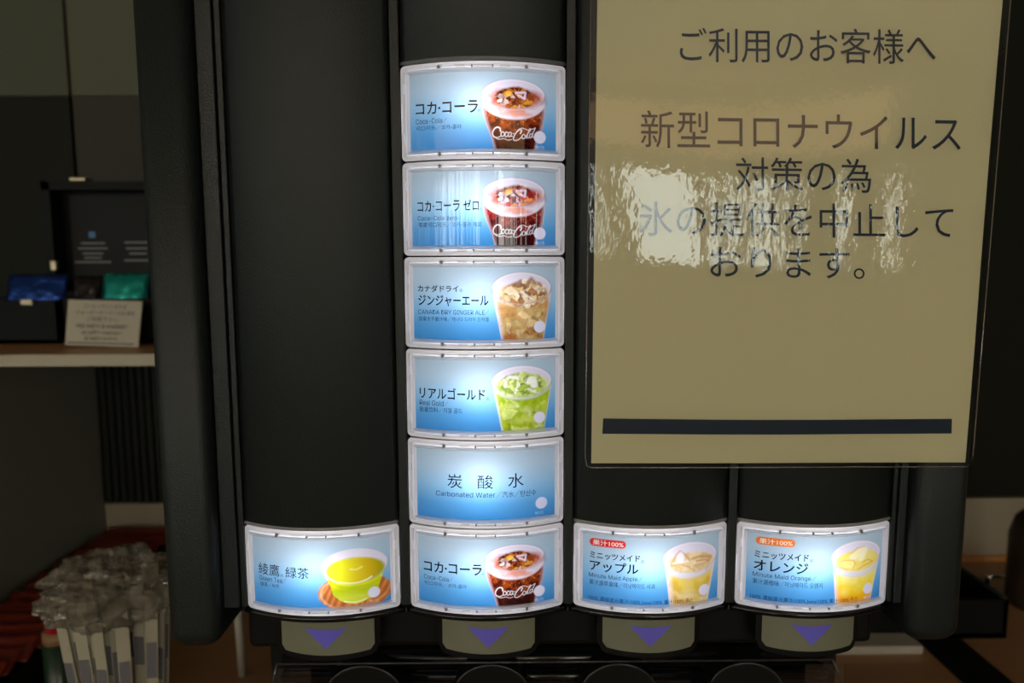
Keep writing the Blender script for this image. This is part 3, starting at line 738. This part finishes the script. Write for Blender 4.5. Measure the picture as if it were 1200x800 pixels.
TILES = [('cola', 1, 0, 'backlit tile with a glass of cola, topmost of the lit tiles'), ('zero', 1, 1, 'backlit tile with a glass of sugar-free cola, second from the top'),
         ('ginger', 1, 2, 'backlit tile with a cup of ginger ale'), ('gold', 1, 3, 'backlit tile with a cup of bright green energy drink'),
         ('water', 1, 4, 'plain blue backlit tile for carbonated water'), ('cola', 1, 5, 'backlit tile with a glass of cola in the bottom row'),
         ('tea', 0, 5, 'backlit tile with a bowl of green tea on a wooden saucer'), ('apple', 2, 5, 'backlit tile with a cup of apple juice'),
         ('orange', 3, 5, 'backlit tile with a cup of orange juice')]
pm = {}
wd, hg = TW-2*INSX, TH-2*INSY
for kind, col, row, lab in TILES:
    if kind not in pm: pm[kind] = print_mesh('drink_tile', PAINT[kind]())
    xc, zc = XC[col], ZT[row]-TH/2
    t = link('drink_tile', pm[kind], M_print, mach, lab)
    t.location = (xc, 0, zc)
    def sub(name, me, m_):
        if not me.materials: me.materials.append(m_)
        o = bpy.data.objects.new(name, me); sc.collection.objects.link(o); o.parent = t; return o
    sub('tile_frame', frame_me, M_frame); sub('inner_rim', rim_me, M_rim); [sub('frame_post', q, M_clip) for q in post_mes]; sub('light_box', box_me, M_white)
    (cx0, cy0, H, Wd), big, thin, reg = LET[kind]
    def mp(x, y, d=-.00015):
        X = (x-cx0)/Wd; Y = (y-cy0)/H
        return bend(0, -wd/2+X*wd, hg/2-Y*hg, d)
    for items, mt, bo in ((big, M_ink, .014), (thin, M_inkthin, 0), (reg, M_reg, 0)):
        if not items: continue
        items = [tuple(q)+((0 if any('\u4e00' <= ch <= '\u9fff' for ch in q[0]) else bo),) for q in items]
        o = text_mesh('lettering', items, mp, mt, None); o.parent = t
    ld = bpy.data.lights.new('tile_lamp', 'POINT'); ld.energy = LED_W; ld.color = (.93, .91, 1.0); ld.shadow_soft_size = .0035
    lo = bpy.data.objects.new('tile_lamp', ld); sc.collection.objects.link(lo); lo.location = (-.002, .0035, .001); lo.parent = t

# nozzle covers with greige plates and purple arrows
def plate(xc, hw, zt, zb, sag_front, drop, y0, th, rc, n=24):
    """bent tongue: straight sides, lower edge curved down in the middle, rounded lower corners"""
    R = radius(2*hw, sag_front); bm = NB(); F, B = [], []
    out = []
    for i in range(n+1):
        u = -hw+2*hw*i/n; e = max(0, abs(u)-(hw-rc)); cz = zb+drop*(u/hw)**2+(rc-math.sqrt(max(0, rc*rc-e*e)))
        c = math.sqrt(1-(u/R)**2); y = y0-(R*c-(R-sag_front))
        F.append((bm.verts.new((xc+u, y, zt)), bm.verts.new((xc+u, y, cz)))); B.append((bm.verts.new((xc+u, y+th, zt)), bm.verts.new((xc+u, y+th, cz))))
    for i in range(n):
        bm.faces.new((F[i][1], F[i+1][1], F[i+1][0], F[i][0])); bm.faces.new((B[i][0], B[i+1][0], B[i+1][1], B[i][1]))
        bm.faces.new((F[i][1], B[i][1], B[i+1][1], F[i+1][1])); bm.faces.new((F[i][0], F[i+1][0], B[i+1][0], B[i][0]))
    bm.faces.new((F[0][0], B[0][0], B[0][1], F[0][1])); bm.faces.new((F[n][0], F[n][1], B[n][1], B[n][0]))
    return bm, R
for k, xc in enumerate(XC):
    bm, _ = plate(xc+.0008, .0322, 1.1315, 1.1035, .0075, .0012, .0048, .06, .007)
    nz = obj('nozzle_cover', bm, M_dark, mach)
    bm, R = plate(xc+.0008, .0288, 1.1305, 1.1072, .0064, .0012, .0030, .006, .003)
    p = obj('name_plate', bm, M_plate, nz)
    bm = NB(); n = 10; up, lo = [], []
    def ps(u, z): return (xc+.0008+u, .0030-(R*math.sqrt(1-(u/R)**2)-(R-.0064))-.0003, z)
    for i in range(n+1):
        u = -.0132+.0264*i/n; up.append(bm.verts.new(ps(u, 1.1249-.0010*(1-(u/.0132)**2)))); lo.append(bm.verts.new(ps(u*.999, 1.1249-.0134*(1-abs(u)/.0132)-.00002)))
    for i in range(n): bm.faces.new((lo[i], lo[i+1], up[i+1], up[i]))
    obj('arrow', bm, M_arrow, nz, label='purple downward arrow')
    bm = NB(); lathe(bm, (xc, .05, 1.0845), [(.010, 0), (.012, .004), (.015, .02)]); obj('nozzle', bm, M_dark, nz, True)
# back splash with its glossy roll and the four cup levers
zg = at(600, 766, Y=.128).z
bm = NB(); box(bm, -.170, .272, .132, .150, ZC+.002, zg-.004)
obj('back_splash', bm, M_glossblack, mach)
bm = NB(); tube(bm, [(-.170, .134, zg-.006), (.272, .134, zg-.006)], .006, 20); obj('splash_roll', bm, M_glossblack, mach, True)
bm = NB(); tube(bm, [(-.170, .128, zg-.0185), (.272, .128, zg-.0185)], .0045, 16); obj('splash_roll', bm, M_glossblack, mach, True)
for xc in XC:
    zt = at(600, 777, Y=.110).z; r = .030; n = 20; bm = NB(); O, I = [], []
    pts = [(xc-r-.002, .93)]+[(xc+r*1.0*math.cos(PI-PI*i/n), zt-.025+.025*math.sin(PI*i/n)) for i in range(n+1)]+[(xc+r+.002, .93)]
    A = [bm.verts.new((x, .108, z)) for x, z in pts]; B = [bm.verts.new((x, .132, z)) for x, z in pts]
    bm.faces.new(A); bm.faces.new(B[::-1])
    for i in range(len(pts)-1): bm.faces.new((A[i], B[i], B[i+1], A[i+1]))
    lv = obj('cup_lever', bm, M_dark, mach)
    bm = NB(); tube(bm, [(x, .1075, z) for x, z in pts[1:-1]], .0006, 6); obj('lever_rim', bm, M_edge, lv, True)
gd = obj('splash_guard', box(NB(), -.170, -.140, .1035, .1045, 1.0, zg+.003), M_clear, mach)
obj('guard_wing', box(NB(), .245, .276, .1035, .1045, 1.0, zg+.003), M_clear, gd)
zz = zg+.003+.001
obj('guard_edge', tube(NB(), [(-.166, .104, zg+.007), (.266, .104, zg+.007)], .0007, 8), M_edge, gd, True)
obj('guard_edge', tube(NB(), [(-.166, .104, zg+.007), (-.169, .104, zg-.006), (-.171, .104, 1.0)], .0008, 8), M_edge, gd, True)
obj('guard_edge', tube(NB(), [(.266, .104, zg+.007), (.273, .104, zg-.008), (.278, .104, 1.0)], .0008, 8), M_edge, gd, True)
# drip tray
bm = NB(); box(bm, -.170, .275, -.02, .130, ZC+.001, ZC+.030, .004); dt = obj('drip_tray', bm, M_dark, mach)
for k in range(20): obj('tray_slat', box(NB(), -.16+k*.0215, -.146+k*.0215, -.01, .12, ZC+.029, ZC+.033, .001, 1), M_chrome, dt)

# ------------------------------------------------------------------ laminated notice hung on the machine
YP = -.0165
def pap(px, py): return at(px, py, Y=YP)
TL, TR, BL, BR = pap(700, 0), pap(1175.5, 0), pap(693, 543), pap(1131, 541.5)
EX = 1.12        # the sheet goes on above the frame
TL = BL+(TL-BL)*EX; TR = BR+(TR-BR)*EX
def wave(a, b): return .0004*math.sin(a*7.1+b*2.0)+.0004*math.sin(a*3.1-b*6.3+1)
def sheet(name, A, B, C_, D, yo, mt, par, n=36):
    bm = NB(); g = []
    for j in range(n+1):
        r = []
        for i in range(n+1):
            s_, t_ = i/n, j/n; p = (A*(1-s_)+B*s_)*(1-t_)+(C_*(1-s_)+D*s_)*t_; p = p.copy(); p.y += yo+wave(s_, t_); r.append(bm.verts.new(p))
        g.append(r)
    for j in range(n):
        for i in range(n): bm.faces.new((g[j+1][i], g[j+1][i+1], g[j][i+1], g[j][i]))
    return bm
notice = thing('laminated_notice', 'large cream laminated notice with navy Japanese text covering the right of the machine', 'notice', ((BL.x+BR.x)/2, YP, BL.z))
def pq(px, py, d=0.0):
    p = at(px, py, Y=YP-.0004-d)
    s_ = (p.x-BL.x)/(BR.x-BL.x); t_ = 1-(p.z-BL.z)/(TL.z-BL.z); p.y += wave(s_, t_); return p
obj('paper', sheet('paper', TL, TR, BL, BR, 0, None, notice), M_paper, notice, True)
def line(s, xl, yl, xr, yr, h, bold=0):
    """one line of print between two measured ends, with its own slope"""
    co, tr = text_tris(s, bold); V = []
    for x, y in co: V.append(pq(xl+(xr-xl)*x, (yl+(yr-yl)*x)+h/2-h*y))
    return V, [tuple(int(i) for i in t) for t in tr]
for s, xl, yl, xr, yr, h in (('ご利用のお客様へ', 797, 52, 1097, 55, 41), ('新型コロナウイルス', 751, 151, 1127, 156, 44), ('対策の為', 862, 204, 1021, 206, 40),
                             ('氷の提供を中止して', 749, 256, 1118, 260, 40), ('おります。', 832, 307, 1013, 309, 36)):
    V, F = line(s, xl, yl, xr, yr, h, 0); me = bpy.data.meshes.new('lettering'); me.from_pydata(V, [], F); me.update(); link('lettering', me, M_navy, notice)
bm = NB(); n = 24; up = [bm.verts.new(pq(707+408.5*i/n, 490.5+1.2*math.sin(PI*i/n))) for i in range(n+1)]; lo = [bm.verts.new(pq(706+409*i/n, 508.5+.8*math.sin(PI*i/n)-.8*i/n)) for i in range(n+1)]
for i in range(n): bm.faces.new((lo[i], lo[i+1], up[i+1], up[i]))
obj('footer_bar', bm, M_navy, notice)
mg = .0036
def off(p, dx, dz): return p+Vector((dx, 0, dz))
obj('laminate_film', sheet('f', off(TL, -mg, 0), off(TR, mg, 0), off(BL, -mg, -.0022), off(BR, mg, -.0022), -.0012, None, notice, 60), M_film, notice, True)
e = [off(TL, -mg, 0), off(BL, -mg, .004), off(BL, -mg+.001, -.0013), off(BL, -mg+.004, -.0024)]+[off(BL.lerp(BR, i/16), 0, -.0024) for i in range(1, 16)]+[off(BR, mg-.004, -.0024), off(BR, mg-.001, -.0013), off(BR, mg, .004), off(TR, mg, 0)]
for p in e:
    s_ = min(1, max(0, (p.x-BL.x)/(BR.x-BL.x))); t_ = 1-(p.z-BL.z)/(TL.z-BL.z); p.y += -.0008+wave(s_, t_)
obj('laminate_edge', tube(NB(), e, .00035, 6), M_filmedge, notice, True)

# ------------------------------------------------------------------ left side: shelf with tea boxes
zs = at(100, 415, Y=.45).z
bm = NB(); box(bm, -1.6, -.22, .452, YW-.002, zs-.014, zs)
sh = obj('wall_shelf', bm, M_shelfwood); tag(sh, 'thin wooden wall shelf with a pale front edge at the left', 'shelf')
obj('shelf_edge', box(NB(), -1.6, -.22, .448, .452, zs-.0145, zs, .0005, 1), M_shelfedge, sh, label='pale front edge')
tag(obj('grey_partition', box(NB(), px0-.03, px0, .36, YW-.004, ZC, zs-.0145), M_partition), 'dark grey upright panel under the left shelf', 'panel')
def tb(px, py, Y): return at(px, py, Y=Y)
YF = .56
x0, x1 = tb(72, 380, YF).x, -.24
# right chest with raised lid
zt = tb(100, 350, YF).z
t = thing('tea_chest', 'black tea chest with raised lid behind the small card on the shelf', 'box', ((x0+x1)/2, .62, zs))
bm = NB(); box(bm, x0, x1, YF, YF+.005, zs+.0005, zt); box(bm, x0, x1, YF+.12, YF+.125, zs+.0005, zt+.004); box(bm, x0, x0+.005, YF, YF+.125, zs+.0005, zt); box(bm, x1-.005, x1, YF, YF+.125, zs+.0005, zt); box(bm, x0, x1, YF, YF+.125, zs+.0005, zs+.006)
obj('chest_body', bm, M_teablack, t)
yl = YF+.125
a0, b0 = tb(62, 345, yl), tb(62, 215, yl)
bm = NB(); zl0, zl1 = zt+.004, b0.z; xl0 = b0.x
box(bm, xl0, x1, yl, yl+.008, zl0, zl1); box(bm, xl0, xl0+.012, yl-.03, yl, zl0, zl1); box(bm, xl0, x1, yl-.03, yl, zl1-.012, zl1)
ld_ = obj('lid', bm, M_teablack, t)
obj('lid_lining', box(NB(), xl0+.024, x1-.01, yl-.003, yl-.0002, zl0+.002, zl1-.018), M_lidinner, ld_)
p = tb(108, 275, yl-.0035); bm = NB(); box(bm, p.x-.0045, p.x+.0045, yl-.0045, yl-.0032, p.z-.0045, p.z+.0045); obj('lid_print', bm, M_blueprint, ld_)
bm = NB()
for (cx, ys_) in ((109, ((285, 14), (291, 17), (297, 12), (302, 10), (307, 21))), (162, ((284, 16), (291, 14), (297, 10), (305, 16)))):
    for py, hw in ys_:
        A, B = tb(cx-hw, py, yl-.0035), tb(cx+hw, py, yl-.0035); obj('lid_print', box(NB(), A.x, B.x, yl-.0042, yl-.0032, A.z-.0011, A.z+.0011), M_paleprint, ld_)
p = tb(104, 213, yl); obj('lid_clasp', box(NB(), p.x-.012, p.x+.012, yl-.03, yl-.01, zl1, zl1+.006, .002), M_gold, ld_)
p = tb(69, 311, yl-.02); obj('hinge', box(NB(), p.x-.004, p.x+.004, yl-.034, yl-.026, p.z-.007, p.z+.007, .001), M_gold, ld_)
# left chest without lid showing
xa, xb = -1.05, x0-.002; za = tb(40, 352, YF).z
t2 = thing('tea_chest', 'long black open tea chest with a small latch, at the left end of the shelf', 'box', ((xa+xb)/2, .62, zs))
bm = NB(); box(bm, xa, xb, YF, YF+.005, zs+.0005, za); box(bm, xa, xb, YF+.12, YF+.125, zs+.0005, za); box(bm, xb-.005, xb, YF, YF+.125, zs+.0005, za); box(bm, xa, xb, YF, YF+.125, zs+.0005, zs+.006)
obj('chest_body', bm, M_teablack, t2)
p = tb(33, 354, YF); obj('latch', box(NB(), p.x-.008, p.x+.008, YF-.004, YF, p.z-.004, p.z+.004, .001), M_gold, t2)
def pouch(name, c, sx, sz, mt, label, grp=None, tilt=.25, th=.012, seed=0):
    """foil sachet: puffed middle and flat crimped ends"""
    bm = NB(); nx, nz = 14, 10; F, B = [], []
    for j in range(nz+1):
        fr, br = [], []
        for i in range(nx+1):
            u, v = -1+2*i/nx, -1+2*j/nz
            puff = max(0, 1-abs(u)**6)*max(0, 1-v*v)**.6*(1 if abs(u) < .86 else .1)
            nn = noise.noise(Vector((u*3+seed, v*3, seed)))*.003
            x, z = u*sx, v*sz*(1+.02*math.sin(u*9))
            for lst, sg in ((fr, -1), (br, 1)):
                y = sg*(puff*th*.5+.0003)+nn
                lst.append(bm.verts.new((c[0]+x, c[1]+y*math.cos(tilt)+z*math.sin(tilt), c[2]+z*math.cos(tilt)-y*math.sin(tilt))))
        F.append(fr); B.append(br)
    for j in range(nz):
        for i in range(nx): bm.faces.new((F[j][i], F[j][i+1], F[j+1][i+1], F[j+1][i])); bm.faces.new((B[j+1][i], B[j+1][i+1], B[j][i+1], B[j][i]))
    for j in range(nz):
        bm.faces.new((F[j+1][0], B[j+1][0], B[j][0], F[j][0])); bm.faces.new((F[j][nx], B[j][nx], B[j+1][nx], F[j+1][nx]))
    for i in range(nx): bm.faces.new((F[0][i], B[0][i], B[0][i+1], F[0][i+1])); bm.faces.new((F[nz][i+1], B[nz][i+1], B[nz][i], F[nz][i]))
    return tag(obj(name, bm, mt, None, True), label, 'tea sachet' if 'sachet' in name else 'packet', grp)
YS = .61
p = tb(42, 337, YS); pouch('tea_sachet', (p.x, YS, p.z-.010), .042, .030, M_bluefoil, 'shiny blue foil tea sachet in the left chest', seed=1, tilt=.3)
p = tb(101, 338, YS); pouch('tea_sachet', (p.x, YS, p.z-.010), .020, .028, M_blackfoil, 'black foil tea sachet between the blue and the teal one', seed=2)
p = tb(146, 336, YS); pouch('tea_sachet', (p.x, YS, p.z-.010), .032, .030, M_tealfoil, 'shiny teal foil tea sachet in the chest with raised lid', seed=3)
# small card
c = [(80, 351), (166.5, 353), (161.5, 405), (76, 402.5)]
YC0, YC1 = .515, .528
P = [tb(*c[0], YC1), tb(*c[1], YC1), tb(*c[2], YC0), tb(*c[3], YC0)]
dz = zs+.0005-min(P[2].z, P[3].z)
card = thing('small_sign', 'small beige card about hot water leaning on the shelf edge', 'sign', ((P[2]+P[3])/2))
def cq(s_, t_, d=0):
    q = P[0].lerp(P[1], s_).lerp(P[3].lerp(P[2], s_), t_); q = q.copy(); q.y -= d; q.z += dz*t_; return q
bm = NB(); A = [bm.verts.new(cq(*q)) for q in ((0, 0), (1, 0), (1, 1), (0, 1))]; B = [bm.verts.new(cq(*q)+Vector((0, .003, 0))) for q in ((0, 0), (1, 0), (1, 1), (0, 1))]
bm.faces.new(A[::-1]); bm.faces.new(B)
for i in range(4): bm.faces.new((A[i], A[(i+1) % 4], B[(i+1) % 4], B[i]))
obj('card', bm, M_card, card)
text_mesh('lettering', [('コーヒーマシンまたは', .22, .80, .08, .18), ('ウォーターサーバーのお湯を', .12, .92, .22, .32), ('ご利用下さい。', .28, .72, .36, .46),
    ('Hot water is available', .14, .84, .51, .61, .012), ('at coffee machine', .22, .76, .66, .745, .012), ('at water server.', .26, .72, .79, .875, .012)], lambda x, y: cq(x, y, .0003), M_cardink, card)
bm = NB(); A = [bm.verts.new(cq(*q, .0004)) for q in ((.04, .925), (.94, .925), (.94, .95), (.04, .95))]; bm.faces.new(A[::-1]); obj('card_line', bm, M_cardink, card)

# ------------------------------------------------------------------ left counter: red packets, straws, bags
pA, pB = at(10, 772, Z=ZC+.03), at(140, 640, Z=ZC+.03)
xt0, xt1 = px0+.006, px0+.135
tray = thing('packet_tray', 'long black tray of red packets along the grey panel', 'tray', ((xt0+xt1)/2, .55, ZC))
bm = NB(); y0, y1, h = .30, YW-.02, .062
box(bm, xt0, xt1, y0, y1, ZC+.0005, ZC+.004); box(bm, xt0, xt0+.004, y0, y1, ZC+.0005, ZC+h); box(bm, xt1-.004, xt1, y0, y1, ZC+.0005, ZC+h); box(bm, xt0, xt1, y0, y0+.004, ZC+.0005, ZC+h); box(bm, xt0, xt1, y1-.004, y1, ZC+.0005, ZC+h)
obj('tray_body', bm, M_teablack, tray)
ORD = 'first second third fourth fifth sixth seventh eighth ninth tenth eleventh twelfth thirteenth fourteenth'.split()
for k in range(15):
    y = .325+k*.0285
    wh = ('nearest the viewer' if k == 0 else 'farthest back against the wall' if k == 14 else ORD[k]+' from the front end')
    bmx = pouch('red_packet', ((xt0+xt1)/2+random.uniform(-.003, .003), y, ZC+.068), .054, .017, M_redpack, 'glossy dark red packet in the long black tray, '+wh, 'red packets in the black tray', tilt=1.05+random.uniform(-.1, .1), th=.008, seed=k+20)
# straws in a cup
SB = at(150, 860, Y=.20); SBx, SBy = SB.x+.002, .20
cupb = tag(obj('straw_cup', lathe(NB(), (SBx, SBy, ZC+.0005), [(.034, 0), (.036, .05), (.037, .085), (.034, .085), (.033, .01)], 28), M_dark), 'black cup holding the wrapped straws, below the edge of the picture', 'cup')
zt_ = at(140, 690, Y=.20).z
k = 0
for ring, rad_, cnt in ((0, .004, 2), (1, .016, 8), (2, .027, 13), (3, .0265, 0)):
    for q in range(cnt):
        a = 2*PI*q/cnt+ring*.5+random.uniform(-.1, .1); r = rad_
        bx, by = SBx+r*math.cos(a)*.92, SBy+r*math.sin(a)*.92
        tx, ty = SBx-.006+r*1.62*math.cos(a), SBy+r*1.4*math.sin(a); tz = zt_+random.uniform(-.012, .008)
        b_, t_ = Vector((bx, by, ZC+.016)), Vector((tx, ty, tz))
        st = thing('wrapped_straw', 'white paper-wrapped straw standing in the bundle at lower left', 'straw', b_, 'wrapped straws in the bundle')
        obj('straw_tube', tube(NB(), [b_, b_.lerp(t_, .5), t_], .0031, 8), M_straw, st, True)
        bm = NB(); nrm = Vector((random.uniform(-.4, .4), -1, 0)).normalized(); sd = (t_-b_).cross(nrm).normalized()
        wv = .0052; pts_ = []
        for i in range(9):
            f = i/8; c_ = b_.lerp(t_+Vector((0, 0, .006)), f)+nrm*(.0033+random.uniform(0, .0006)); pts_.append((bm.verts.new(c_-sd*wv), bm.verts.new(c_+sd*wv)))
        for A, B in zip(pts_, pts_[1:]): bm.faces.new((A[0], A[1], B[1], B[0]))
        obj('paper_wrap', bm, M_straw, st, True)
        lo_, hi_ = .66+random.uniform(-.03, .01), .80+random.uniform(-.03, .02)
        bm = NB(); c0, c1 = b_.lerp(t_, lo_)+nrm*.0040, b_.lerp(t_, hi_)+nrm*.0040
        f = [bm.verts.new(q_) for q_ in (c0-sd*.0042, c0+sd*.0042, c1+sd*.0042, c1-sd*.0042)]; bm.faces.new(f); obj('printed_band', bm, M_strawband, st)
strs = sorted([o for o in sc.objects if o.name.startswith('wrapped_straw') and o.location.y < SBy-.012], key=lambda o: o.location.x)
for i, o in enumerate(strs):
    o['label'] = 'white paper-wrapped straw in the front of the bundle, %s' % ('leftmost' if i == 0 else 'rightmost' if i == len(strs)-1 else ORD[i]+' from its left side')
for o in sc.objects:
    if o.name.startswith('wrapped_straw') and o not in strs: o['label'] = 'white paper-wrapped straw half hidden in the back of the bundle'
# crinkled clear bag around their tops
def crumple(c, rad3, amp, freq, seed, sub=5):
    bm = NB(); bmesh.ops.create_icosphere(bm, subdivisions=sub, radius=1)
    for v in bm.verts:
        d = v.co.normalized(); n1 = 1-abs(noise.noise(d*freq+Vector((seed, 0, 0))))*2; n2 = 1-abs(noise.noise(d*freq*2.3+Vector((0, seed, 0))))*2
        s_ = 1+amp*(n1*.7+n2*.35); v.co = Vector((c[0]+d.x*rad3[0]*s_, c[1]+d.y*rad3[1]*s_, c[2]+d.z*rad3[2]*s_))
    return bm
tag(obj('plastic_bag', crumple((SBx-.006, SBy, zt_+.002), (.046, .042, .024), .45, 2.6, 4), M_bag, None, False), 'crinkled clear plastic bag over the tops of the straws', 'bag')
p = at(55, 805, Z=ZC+.03)
tag(obj('plastic_bag', crumple((p.x+.015, .235, ZC+.036), (.070, .038, .028), .22, 3.0, 9, 4), M_brownbag, None, False), 'brownish crumpled plastic bag in the lower left corner', 'bag')
p = at(4, 765, Z=ZC+.05)
tag(obj('foil_packet', crumple((p.x-.012, .262, ZC+.105), (.026, .018, .024), .3, 3.0, 13, 4), M_silver, None, False), 'crumpled silver foil packet at the left edge', 'packet')
by = .335; q0, q1, q2, q3 = at(66, 716, Y=by), at(66, 738, Y=by), at(66, 750, Y=by), None
bt = thing('small_bottle', 'small dark green bottle with red cap and tan band before the red packets', 'bottle', (q0.x, by, ZC))
hcap, hban, hgr = q0.z-ZC, q1.z-ZC, q2.z-ZC
obj('bottle_body', lathe(NB(), (q0.x, by, ZC+.0005), [(.014, 0), (.016, .003), (.016, hgr)], 20), M_greenbottle, bt, True)
obj('label_band', lathe(NB(), (q0.x, by, ZC+.0005), [(.0155, hgr), (.0150, hban)], 20), M_tan, bt, True)
obj('cap', lathe(NB(), (q0.x, by, ZC+.0005), [(.0115, hban), (.0115, hcap-.002), (.0095, hcap)], 20), M_redcap, bt, True)
# white rod and board seen under the machine
p = at(284, 790, Z=ZC+.001); p2 = at(280, 742, Y=p.y-.02)
tag(obj('white_stick', tube(NB(), [(p.x, p.y, p.z), (p2.x, p.y-.02, p2.z+.03)], .005, 12), M_whitep, None, True), 'white plastic stick beside the left foot of the machine', 'stick')

# ------------------------------------------------------------------ right side
a = at(985, 758, Z=ZC+.012); b = at(1000, 741, Z=ZC+.012)
bm = NB(); box(bm, a.x-.03, at(1075, 750, Z=ZC+.012).x, a.y, b.y, ZC+.0005, ZC+.012, .002)
tag(obj('white_board', bm, M_whitep), 'pale flat board on the counter right of the machine foot', 'board')
fr_ = at(1179, 748, Z=ZC); yb_ = fr_.y; ztp = at(1179, 703, Y=yb_).z
t = thing('black_tray', 'black open box standing on the counter behind the right side of the machine', 'box', (fr_.x-.1, yb_+.12, ZC))
bm = NB(); X0, X1, Y0, Y1 = fr_.x-.20, fr_.x, yb_, yb_+.20
box(bm, X0, X1, Y0, Y0+.006, ZC+.0005, ztp); box(bm, X0, X1, Y1-.006, Y1, ZC+.0005, ztp); box(bm, X0, X0+.006, Y0, Y1, ZC+.0005, ztp); box(bm, X1-.006, X1, Y0, Y1, ZC+.0005, ztp); box(bm, X0, X1, Y0, Y1, ZC+.0005, ZC+.008)
obj('tray_body', bm, M_teablack, t)
obj('tray_rim', tube(NB(), [(X1-.003, Y0, ztp+.001), (X1-.003, Y1, ztp+.001)], .003, 10), M_black2, t, True)
p1 = at(1150, 676, Y=YW-.10); p2 = at(1192, 674, Y=YW-.10)
t = thing('chrome_tap', 'thin chrome rod beyond the black box at the right', 'tap', (p1.x, YW-.10, ZC))
obj('tap_post', tube(NB(), [(p1.x+.01, YW-.10, ZC+.0005), (p1.x+.01, YW-.10, p1.z)], .004, 10), M_dark, t, True)
obj('tap_arm', tube(NB(), [p1, p2], .0035, 10), M_chrome, t, True)
p = at(1199, 700, Y=.60)
jar = thing('dark_jar', 'dark brown textured jar cut by the right edge of the photo', 'jar', (p.x+.02, .60, ZC))
hj = at(1200, 575, Y=.60).z-ZC
obj('jar_body', lathe(NB(), (p.x+.02, .60, ZC+.0005), [(.035, 0), (.040, .01), (.041, hj*.6), (.034, hj*.75), (.018, hj*.85), (.018, hj*.9)], 28), M_browndark, jar, True)
obj('jar_lid', lathe(NB(), (p.x+.02, .60, ZC+.0005), [(.021, hj*.9), (.021, hj)], 24), M_dark, jar, True)
e1, e2 = at(1152, 757, Z=ZC+.003), at(1200, 797, Z=ZC+.003)
bm = NB(); box(bm, at(1100, 772, Z=ZC+.003).x, e2.x-.015, .10, Y0-.004, ZC+.0005, ZC+.003, .001, 1)  # sheet darkens the counter where shade lies in front of the black box
tag(obj('mat_shade', bm, M_dark), 'thin black sheet for mat and shade on the wooden counter at the lower right', 'mat')
